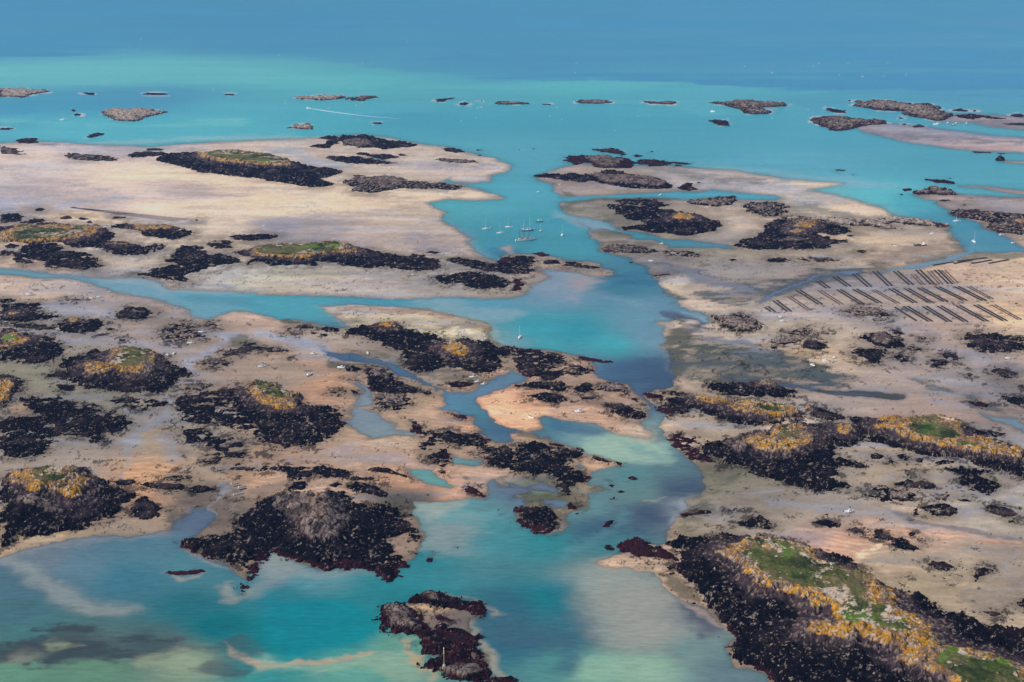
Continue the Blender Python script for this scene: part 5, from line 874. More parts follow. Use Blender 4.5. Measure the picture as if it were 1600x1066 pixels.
# ================= rock islets and outcrops =================
m_rock = attrmat('weedy_granite', 0.9, [(0.45, 0.6), (1.6, 0.2)], (0.6, 1.4), 0.8, 0.04)
m_lich = attrmat('lichen_granite', 0.9, [(0.5, 0.5), (1.8, 0.2)], (0.65, 1.35), 0.9, 0.1)
m_grass = attrmat('salt_meadow_grass', 0.95, [(0.7, 0.25)], (0.7, 1.3), 0.6, 0.1)
WEED = np.array([0.003, 0.004, 0.008]); WEED2 = np.array([0.016, 0.011, 0.015]); RED = np.array([0.042, 0.010, 0.017])
GRAN = np.array([0.40, 0.31, 0.25]); GRANP = np.array([0.55, 0.46, 0.40]); BROWN = np.array([0.085, 0.060, 0.062])
ORAN = np.array([0.62, 0.31, 0.03]); OCH = np.array([0.40, 0.23, 0.09]); GREEN = np.array([0.080, 0.100, 0.026]); DGREEN = np.array([0.032, 0.046, 0.018]); DRY = np.array([0.17, 0.13, 0.065])
def mixc(c, d, a): return c * (1 - a[:, None]) + d * a[:, None]
def build_rock(line, seed):
    t, h, style, pat, poly, label, crests = line.split('|')
    h = float(h); pat = float(pat)
    pp = tpts(t, poly); X, Y = unproj(pp[:, 0], pp[:, 1]); P = np.stack([X, Y], 1)
    cy = Y.mean(); k = math.hypot(cy, H) / FPX * 1.5625          # metres per render pixel
    cell = max(0.5, 0.72 * k)
    area = 0.5 * abs(np.dot(X, np.roll(Y, 1)) - np.dot(Y, np.roll(X, 1))); size = math.sqrt(area)
    h = h * min(1.0, size / 26.0 + 0.25)
    if style == 'd' and size > 35 and pat > 0.045: pat = max(pat, 0.13)
    h = h * 1.2 if h > 4 else h
    far_r = cy > 2300
    if far_r: h = h * 1.5
    A = float(np.clip(size * 0.07, 0.8, 5.0)); m = A * 1.9 + 2 * cell
    lo = P.min(0) - m; hi = P.max(0) + m
    nx = int((hi[0] - lo[0]) / cell) + 2; ny = int((hi[1] - lo[1]) / cell) + 2
    while nx * ny > 420000: cell *= 1.1; nx = int((hi[0] - lo[0]) / cell) + 2; ny = int((hi[1] - lo[1]) / cell) + 2
    x = np.tile(lo[0] + np.arange(nx) * cell, ny); y = np.repeat(lo[1] + np.arange(ny) * cell, nx)
    x = x + (vn(x / cell * 3.1, y / cell * 2.7, 5) - .5) * cell * .7; y = y + (vn(x / cell * 2.3, y / cell * 3.3, 6) - .5) * cell * .7
    gz = gsample(x, y); gs = gsample(x, y, GRID_S)
    rag = (fbm(x, y * 0.8, max(6.0, size * 0.15), 7, 100, 0.70) - 0.03) * A * 2.2
    rag = rag + fbm(x, y, 3.8, 4, 103, 0.8) * min(A, 3.5) * 1.25
    wx = x + fbm(x, y, 5., 2, 301) * 1.2; wy = y + fbm(x, y, 5., 2, 302) * 1.2
    d1, d2, idd = worley(wx, wy, (2.6 if cy < 1500 else 3.4) if size > 25 else 2.2, 7)
    e1, e2, ide = worley(x, y, 9.0, 8)
    big = fbm(x, y, 30., 4, 105); med = fbm(x, y, 10., 4, 106)
    hole = fbm(x, y, 13., 5, 107) if pat > 0 else None
    CR = []
    if crests:
        for c in crests.split(';'):
            q = tpts(t, c[2:]); CR.append((c[0], q))
    zc = np.zeros(x.shape); wdt = max(1.5, min(size * 0.16, 14.0))
    s = sdf(x, y, P)
    cs = {}
    zmax = np.full(x.shape, 1e9)
    for it in range(3 if h > 2.2 else 1):
        zz = np.maximum(zc, 0) * (0.45 if far_r else 0.92)
        # where this point shows in the view: keeps the silhouette inside the traced outline
        f = H / (H - np.minimum(zz, 60)); sx, sy = x * f, y * f
        s2 = s if it == 0 else np.minimum(s, sdf(sx, sy, P))
        ef = s2 + rag
        gap = fbm(x * 0.8, y, 11., 5, 109, 0.7) if it == 0 else gap      # sand showing through near the rim
        ef = np.minimum(ef, (gap + (0.5 if pat < 0.045 or style == 'g' else 0.17) + np.maximum(s2, -2) / (A * 5.0)) * 7.0)
        if hole is not None:
            thr = -1.0 + 2.1 * pat
            ef = np.minimum(ef, (hole - thr) * 7.0)
        prof = 1 - np.exp(-np.maximum(ef, 0) / wdt)
        z = h * (0.28 * prof + 0.0)
        if CR:
            u, v = proj(sx, sy)
            for ci, (ct, q) in enumerate(CR):
                qx, qy = unproj(q[:, 0], q[:, 1]); cd = sdf(sx, sy, np.stack([qx, qy], 1)); cs[ci] = cd
                if ct in 'lv': z = z + h * (0.34 if ct == 'l' else 0.18) * ss(-wdt * 1.2, wdt * 0.8, cd + med * 2)
                else: z = z + h * 0.25 * ss(-6, 5, cd + med * 2)
            z = z + h * 0.15 * prof * (0.5 + 0.5 * big)
        else: z = z + h * 0.5 * prof ** 1.6 * np.clip(0.55 + 0.55 * big + 0.25 * med, 0.05, 1.3)
        ve = np.zeros(x.shape)
        for ci, (ct, q) in enumerate(CR):
            if ct == 'v': ve = np.maximum(ve, ss(-1, 3, cs[ci]))
        rough = (1 - 0.8 * ve) * ss(0, 1.5, ef)
        z = z + rough * h * 0.16 * (1 - np.abs(fbm(x, y, 20., 4, 111)) * 2.6) * prof
        bh = min(1.25, h * 0.28)
        z = z + rough * bh * (np.clip(1 - d1 * 1.5, 0, 1) ** 0.5 * (0.25 + 0.75 * idd) - 0.15)
        z = z + rough * min(4.0 if far_r else 2.8, h * 0.30) * (np.clip(1 - e1 * 1.25, 0, 1) ** 0.5 * ide) * (1.0 if h > 3 else 0.5)
        zc = np.where(ef > 0, z + 0.12, np.maximum(ef, -3) * 0.9)
    Z = np.where(ef > 0, np.maximum(gz, -0.25) + zc, np.minimum(gz, gz + zc) - 0.05)
    wat = gs < 6
    # ---- colour, by height above the tide and what the photograph shows
    rnd = idd; n1 = fbm(x, y, 6., 4, 201); n2 = fbm(x, y, 22., 4, 202); n3 = vn(x / 1.3, y / 1.3, 203)
    c = np.tile(WEED, (len(x), 1)); c = mixc(c, WEED2, ss(-0.2, 0.7, n2 + 0.4 * n1))
    relh = np.clip(zc / max(h, 0.5), 0, 1.4)
    if style == 'd':
        dens = 0.78 - 0.30 * ss(0.0, 0.7, fbm(x, y, 18., 4, 207)) - 0.14 * ss(3, 0, ef)
        dens = dens - 0.05
        sp_ = fbm(x, y, 2.6 if cy < 1600 else 4.5, 3, 206, 0.95) * 1.25
        pale = ss(dens - 0.04, dens + 0.12, sp_) * (0.3 + 0.7 * vn(x / 3, y / 3, 205))
        c = mixc(c, GRAN * (0.65 + 0.6 * n3[:, None]), pale * 0.9)
        c = mixc(c, BROWN * (0.5 + 0.8 * n3[:, None]), ss(0.45, 0.95, n2 * 0.6 + relh) * 0.6)
    elif style == 'r':
        c = mixc(c, RED, ss(-0.5, 0.4, n1 + 0.1) * 0.8); c = mixc(c, GRAN, ((rnd > 0.94) & (d1 < 0.4)) * 0.6)
    elif style == 'g':
        g = ss(0.10, 0.30, relh + 0.12 * n1) ; c = mixc(c, GRAN * (0.75 + 0.5 * n3[:, None]), g * 0.95)
        c = mixc(c, BROWN, ss(0.1, 0.8, n1) * 0.45); c = mixc(c, GRANP, ss(0.6, 0.75, rnd) * g * 0.5)
    elif style == 'm':
        g = ss(0.22, 0.55, relh + 0.25 * n1 + 0.1 * n2); c = mixc(c, (GRAN * 0.62 + BROWN * 0.38) * (0.7 + 0.6 * n3[:, None]), g * 0.85)
        c = mixc(c, GRAN, ((rnd > 0.72) & (d1 < 0.5)) * 0.7)
        c = mixc(c, WEED, ss(0.35, 0.6, n1) * 0.7)
    lic = np.zeros(x.shape); veg = np.zeros(x.shape)
    for ci, (ct, q) in enumerate(CR):
        cd = cs[ci] + n1 * 3.4 + n2 * 3.0
        if ct == 'l':
            halo = ss(-wdt * 1.3 - 6, -1, cd + 5 * n1) * (cd < 1.5)
            c = mixc(c, BROWN * np.array([1.1, 1.05, 1.15]) * (0.6 + 0.8 * n3[:, None]), halo * 0.62)
            c = mixc(c, GRAN * 0.7, ((rnd > 0.75) & (d1 < 0.5) & (halo > 0.3)) * 0.5)
            L = ss(-1.0, 1.0, cd)
            lc_ = np.tile(OCH, (len(x), 1)); lc_ = mixc(lc_, ORAN, ss(-0.35, 0.2, n1 + 0.3 * n2)); lc_ = mixc(lc_, GRANP, (rnd > 0.64) * 0.8 * ss(0.75, 0.3, d1))
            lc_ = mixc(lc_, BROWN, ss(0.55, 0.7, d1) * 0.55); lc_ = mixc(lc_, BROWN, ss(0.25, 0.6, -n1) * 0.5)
            lc_ = mixc(lc_, BROWN * 1.6, ss(0.05, 0.75, fbm(x, y, 14., 5, 214, 0.7)) * 0.75)
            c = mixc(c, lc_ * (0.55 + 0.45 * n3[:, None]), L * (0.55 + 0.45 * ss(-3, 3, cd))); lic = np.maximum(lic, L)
        elif ct == 'g':
            G_ = ss(-2, 2, cd); gc = (GRAN * 0.25 + BROWN * 0.75) * (0.45 + 1.0 * ide[:, None]) * (0.8 + 0.4 * n3[:, None]); gc = mixc(gc, BROWN * 0.3, ss(0.16, 0.04, e2 - e1) * 0.8); gc = mixc(gc, GRAN, ss(0.25, 0.6, fbm(x, y, 8., 4, 208, 0.7)) * 0.55);  # cracks between boulders darkened: crevice shade put into the colour
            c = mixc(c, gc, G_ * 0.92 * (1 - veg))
    for ci, (ct, q) in enumerate(CR):
        if ct == 'v':
            V_ = ss(-0.6, 0.6, cs[ci] + n1 * 4.0 + n2 * 2.0)
            gc = np.tile(GREEN, (len(x), 1)); gc = mixc(gc, DGREEN, ss(0, 0.6, n2)); gc = mixc(gc, DRY, ss(-0.3, 0.5, -n2 + 0.5 * n1) * 0.75); gc = gc * (0.7 + 0.6 * n3[:, None])
            st = ss(0.50, 0.62, fbm(x, y, 5.5, 4, 210, 0.7) * 0.75 + 0.55 * ss(0.1, 0.8, fbm(x, y, 34., 3, 211)) + 0.25 * ss(6, 0, cs[ci]))
            gc = mixc(gc, GRANP, st * 0.9); gc = mixc(gc, ORAN, st * (n3 > 0.7) * 0.8); gc = mixc(gc, np.array([0.11, 0.22, 0.02]), ss(0.35, 0.8, fbm(x, y, 45., 3, 212)) * (1 - st) * 0.8)
            c = mixc(c, gc, V_); veg = np.maximum(veg, V_ * (1 - st))
    # maroon weed along a wet foot
    if size > 12:
        foot = ss(9, 3, gs + 3 * n1)
        c = mixc(c, RED * (0.6 + 0.7 * n3[:, None]), (foot * ss(3.4, 1.2, Z + 0.9 * n1) * ss(8.5, 3.5, ef + 2 * n1)) * 0.9 * (1 - lic))
    # ---- faces
    i0 = (np.arange(ny - 1)[:, None] * nx + np.arange(nx - 1)[None, :]).ravel()
    F = np.stack([i0, i0 + 1, i0 + 1 + nx, i0 + nx], 1)
    F = F[(ef[F] > -0.1 * cell).sum(1) >= 2]
    if len(F) < 4: return None
    V = np.stack([x, y, Z], 1); c4 = np.concatenate([np.clip(c, 0.004, 0.9), np.zeros((len(x), 1))], 1)
    used = np.unique(F); ctr = V[used].mean(0); org = np.array([ctr[0], ctr[1], max(0.0, float(np.median(gz[used])))])
    def sub(name, Fs, mat, parent):
        us = np.unique(Fs); rm = np.full(len(V), -1, np.int64); rm[us] = np.arange(len(us))
        me = mesh_np(name, V[us] - org, rm[Fs], {'Col': c4[us]}, smooth=(name == 'grass_cap'))
        return link(name, me, mat, parent)
    fveg = veg[F].mean(1) > 0.5; flic = (lic[F].mean(1) > 0.5) & ~fveg
    islet = (size > 45 and (h > 4.5 or CR)) or style == 'g'
    nm = 'rock_islet' if islet else ('reef' if gs[used].mean() < -2 else 'rock_outcrop')
    cat = {'rock_islet': 'islet', 'reef': 'reef', 'rock_outcrop': 'rocks'}[nm]
    root = sub(nm, F[~(fveg | flic)], m_rock, None); root.location = org
    if flic.any():
        li = [ci for ci, (ct, q) in enumerate(CR) if ct == 'l']; who = np.argmax(np.stack([cs[ci][F].mean(1) for ci in li], 1), 1)
        for k_ in range(len(li)):
            Fk = F[flic & (who == k_)]
            if len(Fk) > 8: sub('lichen_crest', Fk, m_lich, root)
    if fveg.any(): sub('grass_cap', F[fveg], m_grass, root)
    tag(root, label, cat, GROUPS[nm])
    return root
GROUPS = {'rock_islet': 'rocky islets of the archipelago', 'reef': 'small reefs standing in the sea', 'rock_outcrop': 'rock outcrops on the tidal flats'}
for i, ln in enumerate(ROCKS.strip().split('\n')):
    if ln.startswith('#'): continue
    build_rock(ln, i)
# ================= boats, trestles, poles, people =================
M_WHITE = simple('white_gelcoat', (0.90, 0.90, 0.88), 0.35, var=0.04)
M_BLUE = simple('blue_hull_paint', (0.03, 0.12, 0.32), 0.35, var=0.06)
M_CYAN = simple('bright_blue_paint', (0.02, 0.28, 0.60), 0.4, var=0.06)
M_NAVY = simple('navy_paint', (0.015, 0.03, 0.07), 0.4)
M_MAR = simple('antifouling_maroon', (0.13, 0.02, 0.03), 0.6)
M_RED = simple('red_hull_paint', (0.45, 0.05, 0.05), 0.45)
M_GRN = simple('green_paint', (0.02, 0.22, 0.16), 0.5)
M_YEL = simple('yellow_paint', (0.75, 0.50, 0.05), 0.5)
M_WOOD = simple('varnished_wood', (0.20, 0.10, 0.05), 0.5)
M_DECK = simple('teak_deck', (0.42, 0.34, 0.26), 0.7)
M_GLASS = simple('dark_window', (0.02, 0.025, 0.03), 0.1)
M_ALU = simple('spar_alloy', (0.70, 0.71, 0.72), 0.35, 0.3, 0.03)
M_IRON = simple('rusty_iron_rack', (0.045, 0.035, 0.035), 0.8, var=0.3)
M_BAG = simple("weedy_mesh_bag", (0.034, 0.036, 0.045), 0.9, var=0.35, sc=0.6)
M_BAG2 = simple('brown_mesh_bag', (0.16, 0.11, 0.10), 0.9, var=0.3, sc=0.6)
M_STONE = simple('pale_masonry', (0.55, 0.47, 0.36), 0.85, var=0.2)
M_POST = simple('tarred_post', (0.05, 0.04, 0.045), 0.9)
M_FOAM = simple('wake_foam', (0.55, 0.74, 0.78), 0.7, var=0.1)
class MB:
    def __init__(s): s.v = []; s.f = []
    def add(s, V, F):
        k = len(s.v); s.v += [tuple(p) for p in V]; s.f += [tuple(i + k for i in q) for q in F]; return s
    def box(s, x0, x1, y0, y1, z0, z1, tx=0.0, ty=0.0):
        V = [(x0, y0, z0), (x1, y0, z0), (x1, y1, z0), (x0, y1, z0), (x0 + tx, y0 + ty, z1), (x1 - tx, y0 + ty, z1), (x1 - tx, y1 - ty, z1), (x0 + tx, y1 - ty, z1)]
        return s.add(V, [(3, 2, 1, 0), (4, 5, 6, 7), (0, 1, 5, 4), (1, 2, 6, 5), (2, 3, 7, 6), (3, 0, 4, 7)])
    def tube(s, pts, r, n=7):
        """pts list of 3-D points, r list or number"""
        pts = [Vector(p) for p in pts]; rr = r if isinstance(r, (list, tuple)) else [r] * len(pts)
        V = []; F = []
        for i, p in enumerate(pts):
            d = (pts[min(i + 1, len(pts) - 1)] - pts[max(i - 1, 0)]).normalized()
            a = d.orthogonal().normalized(); b_ = d.cross(a)
            for j in range(n):
                t = 2 * math.pi * j / n; V.append(p + (a * math.cos(t) + b_ * math.sin(t)) * rr[i])
        for i in range(len(pts) - 1):
            for j in range(n): F.append((i * n + j, i * n + (j + 1) % n, (i + 1) * n + (j + 1) % n, (i + 1) * n + j))
        F.append(tuple(range(n))[::-1]); F.append(tuple((len(pts) - 1) * n + j for j in range(n)))
        return s.add(V, F)
    def build(s, name, mat, parent=None, smooth=False):
        me = bpy.data.meshes.new(name); me.from_pydata(s.v, [], s.f); me.validate()
        if smooth: me.polygons.foreach_set('use_smooth', [True] * len(me.polygons))
        return link(name, me, mat, parent)
def hull_mb(L, B, D, fb, z0=0.0, transom=0.75, sheer=0.25, keel=0.35):
    """bow at +x; stations of a rounded hull open at the top, closed by a deck"""
    m = MB(); ns = 15; nr = 8; V = []; F = []
    for i in range(ns):
        t = i / (ns - 1); x = -L / 2 + L * t
        wfull = B / 2 * (transom + (1 - transom) * math.sin(min(1, t / 0.45) * math.pi / 2)) * (1 if t < 0.45 else max(0.02, math.cos((t - 0.45) / 0.55 * math.pi / 2) ** 0.75))
        top = fb * (1 + sheer * (t - 0.35) ** 2 * 2.4); bot = -D * (1 - 0.9 * max(0, (t - 0.6) / 0.4) ** 2) * (0.6 + 0.4 * min(1, t / 0.3))
        for j in range(nr + 1):
            a = -math.pi / 2 + math.pi * j / nr
            cx_ = math.sin(a); y = wfull * (abs(cx_) ** 0.6) * (1 if cx_ > 0 else -1); zf = 1 - abs(cx_) ** 0.0 if False else (math.cos(a)) ** 0.8 if math.cos(a) > 1e-6 else 0
            V.append((x + (0.12 * L * 0.3 * (t ** 6)) * (1 - zf), y, z0 + top + (bot - top) * zf))
    w_ = nr + 1
    for i in range(ns - 1):
        for j in range(nr): F.append((i * w_ + j, i * w_ + j + 1, (i + 1) * w_ + j + 1, (i + 1) * w_ + j))
    F.append(tuple(range(w_)))
    m.add(V, F)
    deck = MB(); Vd = []; Fd = []
    for i in range(ns):
        a = V[i * w_]; b_ = V[i * w_ + nr]; Vd += [(a[0], a[1] * .97, a[2] - 0.06 * fb), (b_[0], b_[1] * .97, b_[2] - 0.06 * fb)]
    for i in range(ns - 1): Fd.append((2 * i, 2 * i + 2, 2 * i + 3, 2 * i + 1))
    deck.add(Vd, Fd)
    return m, deck
def empty(name, loc, rz=0):
    o = bpy.data.objects.new(name, None); col.objects.link(o); o.location = loc; o.rotation_euler = (0, 0, rz); o.empty_display_size = 1; return o
def place(u, v, lift=0.0):
    x, y = unproj(u, v); z = float(gsample(np.array([x]), np.array([y]))[0]); return (float(x), float(y), max(z, 0.0) + lift)
def make_motorboat(L=6.0, hullm=None, cabin=True, outboard=True, open_=False):
    r = empty('motorboat', (0, 0, 0)); B = L * 0.38; fb = L * 0.14
    h, d = hull_mb(L, B, 0.07 * L, fb); h.build('hull', hullm or M_WHITE, r, True); d.build('deck', M_DECK if open_ else M_WHITE, r)
    if cabin:
        c = MB().box(-0.02 * L, 0.24 * L, -B * .30, B * .30, fb * .9, fb * .9 + 0.2 * L, 0.05 * L, 0.03 * L); co = c.build('cabin', M_WHITE, r)
        g = MB().box(-0.005 * L, 0.225 * L, -B * .306, B * .306, fb * .9 + .09 * L, fb * .9 + .155 * L, 0.035 * L, 0.012 * L); g.build('window', M_GLASS, co)
    else:
        for q in (-0.22, 0.08): MB().box(q * L, (q + .07) * L, -B * .36, B * .36, fb * .95, fb * 1.12).build('thwart', M_WOOD, r)
    if outboard:
        MB().box(-L * .56, -L * .50, -.16, .16, fb * .2, fb * 1.7, .03, .03).build('outboard_motor', M_NAVY, r)
    return r
def make_yacht(L=10.0, hullm=None, boot=None, cover=None):
    r = empty('sailing_yacht', (0, 0, 0)); B = L * .31; fb = L * .105
    h, d = hull_mb(L, B, .06 * L, fb, transom=.6); h.build('hull', hullm or M_WHITE, r, True); d.build('deck', M_WHITE, r)
    MB().box(-.10 * L, .22 * L, -B * .27, B * .27, fb * .95, fb * .95 + .055 * L, .03 * L, .02 * L).build('coachroof', M_WHITE, r)
    MB().box(-.36 * L, -.12 * L, -B * .25, B * .25, fb * .9, fb * 1.05).build('cockpit', M_DECK, r)
    MB().tube([(.08 * L, 0, fb), (.08 * L, 0, fb + 1.25 * L)], [.17, .11]).build('mast', M_ALU, r)
    MB().tube([(.07 * L, 0, fb + .14 * L), (-.32 * L, 0, fb + .13 * L)], [.17, .13]).build('boom', cover or M_WHITE, r)
    st = MB()
    for q in ((.5 * L, 0), (-.49 * L, 0), (.05 * L, B * .46), (.05 * L, -B * .46)): st.tube([(q[0], q[1], fb), (.08 * L, 0, fb + 1.22 * L)], .025, 4)
    st.build('rigging', M_ALU, r)
    MB().box(-.06 * L, .04 * L, -.06, .06, -.16 * L, -.03 * L, .02 * L).build('keel', M_NAVY, r)
    return r
def make_tallship(name, L, masts, hullm, spar, low):
    r = empty(name, (0, 0, 0)); B = L * .2; fb = L * .085
    h, d = hull_mb(L, B, .05 * L, fb, transom=.55, sheer=.6); h.build('hull', hullm, r, True); d.build('deck', M_DECK, r)
    b_, _ = hull_mb(L * .985, B * .99, .05 * L, fb * .22, transom=.55, sheer=.1); b_.build('boot_stripe', low, r, True)
    for x0, x1 in ((-.36, -.24), (-.08, .04), (.20, .27)):
        MB().box(x0 * L, x1 * L, -B * .22, B * .22, fb * .92, fb * .92 + 1.6, .2, .2).build('deckhouse', M_WHITE, r)
    MB().tube([(.42 * L, 0, fb * 1.2), (.66 * L, 0, fb * 2.3)], [.28, .12]).build('bowsprit', spar, r)
    rg = MB()
    for mx, mh in masts:
        MB().tube([(mx * L, 0, fb), (mx * L, 0, fb + mh * .62), (mx * L, 0, fb + mh)], [.34, .26, .10]).build('mast', spar, r)
        MB().tube([(mx * L - .2, 0, fb + 2.4), (mx * L - .23 * L, 0, fb + 3.2)], [.28, .2]).build('boom', M_WHITE if spar == M_ALU else M_DECK, r)
        for sg in (-1, 1):
            for q in (-.03, .0, .03): rg.tube([(mx * L + q * L, sg * B * .44, fb), (mx * L, 0, fb + mh * .85)], .04, 4)
    mx, mh = masts[-1]
    for q in (.64, .55): rg.tube([(q * L, 0, fb * 2.0), (mx * L, 0, fb + mh * (.96 if q > .6 else .7))], .05, 4)
    rg.build('rigging', spar, r)
    for sg in (-1, 1):
        MB().box(-.42 * L, .30 * L, sg * B * .47 - .05, sg * B * .47 + .05, fb * 1.15, fb * 1.15 + .5).build('bulwark_rail', spar if spar != M_ALU else M_WHITE, r)
    return r
def copy_tree(o, parent=None):
    c = o.copy(); col.objects.link(c)
    if parent: c.parent = parent
    for ch in [q for q in o.children if q is not o]: copy_tree(ch, c)
    return c
R_ = math.radians
# moored in the channel; heading = compass of the bow, 0 = away from the viewer, 90 = right
def rz(hd): return R_(90 - hd)
proto = {}
def boat(kind, u, v, hd, label, group=None, scale=1.0, heel=0.0, **kw):
    key = (kind, tuple(sorted((k, str(q)) for k, q in kw.items())))
    if key not in proto:
        o = (make_yacht if kind == 'yacht' else make_motorboat)(**kw); proto[key] = o
    else: o = copy_tree(proto[key])
    p = place(u, v, 0.05 if kind == 'boat' else 0.0)
    x, y, z = p; aground = gsample(np.array([x]), np.array([y]))[0] > 0
    o.location = (x, y, z + (0.32 if aground else 0.0) * scale * (1 if kind == 'boat' else 1.6))
    o.rotation_euler = (R_(heel), 0, rz(hd)); o.scale = (scale * 1.22,) * 3
    tag(o, label, 'sailboat' if kind == 'yacht' else 'motorboat', group)
    return o
GY1 = 'yachts moored in the channels'; GM = 'motorboats left on the tidal sand'; GW = 'motorboats afloat'
boat('yacht', 760, 358, 250, 'white yacht with a maroon waterline, leftmost of the moored fleet by the tall ships', GY1, 1.15, boot=1, cover=M_NAVY)
boat('yacht', 782, 364.5, 255, 'plain white yacht nearest the sand bank among the moored fleet', GY1, 1.0)
boat('yacht', 795, 355, 265, 'white yacht with a dark boom cover, between the plain yacht and the schooners', GY1, .95, cover=M_NAVY)
boat('yacht', 845, 361.5, 215, 'small white yacht just right of the two schooners', GY1, .8)
boat('yacht', 878.5, 368, 182, 'white yacht seen end on, alone at the right of the moored fleet', GY1, 1.05)
boat('yacht', 812, 528, 190, 'white yacht alone in the wide turquoise basin above the black islet', GY1, .95)
boat('yacht', 99, 187.5, 260, 'tiny white yacht in the far sea near the triangular granite islet', GY1, 1.3)
boat('yacht', 1495, 346, 262, 'white yacht off the dark headland across the eastern bay', GY1, 1.0)
boat('yacht', 1521.5, 378, 175, 'white yacht seen end on in the middle of the eastern bay', GY1, 1.0)
boat('yacht', 482.5, 588, 205, 'white yacht dried out upright on the grey sand beside the side stream', None, .9, 4)
boat('boat', 843, 346.5, 250, 'blue hulled motor cruiser with a big white cabin behind the schooners', GW, 1.5, hullm=M_BLUE)
boat('boat', 1463, 195, 100, 'largest white motor cruiser in the strait behind the far sandbar', GW, 2.4)
for i, (u, v, c_) in enumerate(((1480.5, 193, 0), (1489, 196, 1), (1494, 193.2, 0), (1510, 193.5, 0))):
    boat('boat', u, v, 60, ['first small white boat right of the largest cruiser in the far strait', 'small red boat among the white ones in the far strait', 'second small white boat in the far strait, next to the red one', 'last small white boat of the far strait, nearest the pink sand spit'][i], GW, 1.4, **({'hullm': M_RED} if c_ else {}))
boat('boat', 1114, 174.8, 300, 'white motorboat under way below the long tan islet', GW, 1.8)
boat('boat', 1032, 305.5, 70, 'white catamaran like cruiser in the narrow side channel', GW, 1.3)
boat('boat', 1034, 382, 80, 'white motorboat in the pale green shallows behind the speckled rock line', GW, 1.1)
boat('boat', 1564, 367.5, 260, 'white motorboat on the far bank of the eastern bay', GW, 1.0)
boat('boat', 1582.5, 380, 270, 'small white motorboat at the corner of the eastern bay by the picture edge', GW, .8)
boat('boat', 841, 300.5, 80, 'white motorboat over the pale shoal at the channel mouth', GW, 1.0)
wb = boat('boat', 482, 169.5, 280, 'white motorboat speeding at the head of a long foam wake', GW, 1.6)
sand_boats = [
 (557, 260.5, 100, 'white boat dried on the far sand by the blue pool', 1.0, 0), (564, 261.5, 70, 'tiny boat beside the white one by the blue pool', .7, 0), (609, 264, 100, 'white boat on wet sand below the long low outcrop', 1.0, 0),
 (687, 263.5, 100, 'yellow decked boat on the far sand tip', 1.1, 4), (703, 266, 80, 'white boat right of the yellow decked boat on the sand tip', 1.0, 0),
 (413, 354.8, 80, 'white boat alone in the middle of the wide grey flats', 1.0, 0), (645, 431, 60, 'white boat on grey sand between the black outcrops', .8, 0),
 (1017, 409, 110, 'white boat on the edge of the dark mud streaks', 1.0, 0), (875, 289.5, 80, 'white boat on the bank below the long brown ridge islet', .9, 0),
 (1456.5, 366.5, 90, 'white hulled boat on sand in front of the pink granite ridge', 1.3, 0), (1400, 385.5, 95, 'long low white boat left of the red and green workboat', 1.4, 5),
 (1220, 496.5, 95, 'white boat below the left end of the trestles, upper of two', 1.0, 0), (1222, 504, 85, 'white boat below the left end of the trestles, lower of two', 1.1, 0),
 (1289, 565.5, 95, 'white boat in the middle of the sand beside the blue pool', 1.2, 0), (1303, 561.5, 60, 'white boat right of its twin beside the blue pool', .9, 0), (1269.5, 572.5, 150, 'white boat with dark engine, lower left of the pair by the blue pool', 1.0, 0),
 (1574, 562, 110, 'small pale boat on mud below the wide black outcrop', .8, 0), (1325.5, 803, 80, 'white boat alone on the sand above the great green islet', 1.15, 0),
 (904, 645.5, 80, 'white boat on orange sand between the black outcrops and channel', 1.45, 0), (830, 653, 140, 'pale dinghy at the waterline of the orange rippled sandbank', 1.0, 5),
 (46, 462.5, 80, 'long grey and white boat on the sand near the picture edge', 1.7, 0), (143, 467.5, 100, 'white boat on the sand, left one of two near the tidal stream', 1.0, 3), (155, 465.5, 80, 'white boat on the sand, right one of two near the tidal stream', 1.1, 0),
 (171, 457.5, 70, 'small white boat at the edge of the thin stream', .8, 0), (315, 521, 80, 'white boat beside the broken pink and black outcrop, upper of two', 1.3, 0), (298, 538, 90, 'white boat with blue trim below the broken pink outcrop', 1.2, 3),
 (271.5, 554.5, 170, 'white boat above the round green knoll islet, right one of two', 1.0, 0), (261.5, 556.5, 140, 'small white boat above the round green knoll islet, left one of two', .8, 0),
 (574.5, 552.8, 160, 'white boat on the dark green bank of the blue side stream', .9, 0), (489, 554.5, 80, 'white motorboat with cabin on the middle sand', 1.1, 0), (408, 575.5, 80, 'white boat on smooth sand right of the pale stream', 1.2, 0),
 (533, 576, 110, 'white and dark boat on the weed edge of the blue side stream', 1.25, 0), (738.5, 591, 80, 'white boat below the very large black islet, largest of three', 1.2, 0), (746, 597.8, 80, 'white boat below the very large black islet, middle of three', .95, 0),
 (755.5, 601, 70, 'white boat below the very large black islet, smallest of three', .95, 0), (759, 530, 85, 'tiny white boat on the brown sand spit, upper of two', .7, 0), (754.5, 533.5, 85, 'tiny white boat on the brown sand spit, lower of two', .7, 0),
]
for u, v, hd, lb, s_, k_ in sand_boats:
    kw = [dict(), None, None, dict(hullm=M_WHITE, cabin=True, outboard=False), dict(hullm=M_YEL, cabin=False), dict(cabin=False, open_=True)][k_] or {}
    boat('boat', u, v, hd, lb, GM, s_, **kw)
for u, v, mt, lb in ((366.5, 757.5, M_WHITE, 'white dinghy, first of the row drawn up on grey sand'), (370, 761, M_CYAN, 'bright blue dinghy in the row drawn up on grey sand'), (378, 762.5, M_WHITE, 'white dinghy behind the slate blue one in the row'),
                     (379.5, 766, M_BLUE, 'slate blue dinghy in the row drawn up on grey sand'), (370, 774.5, M_WHITE, 'white dinghy apart below the row, beached pair left one'), (375, 773.5, M_WHITE, 'white dinghy apart below the row, beached pair right one')):
    boat('boat', u, v, 62, lb, 'dinghies drawn up on the grey sand', .85, hullm=mt, cabin=False, open_=True, outboard=False)
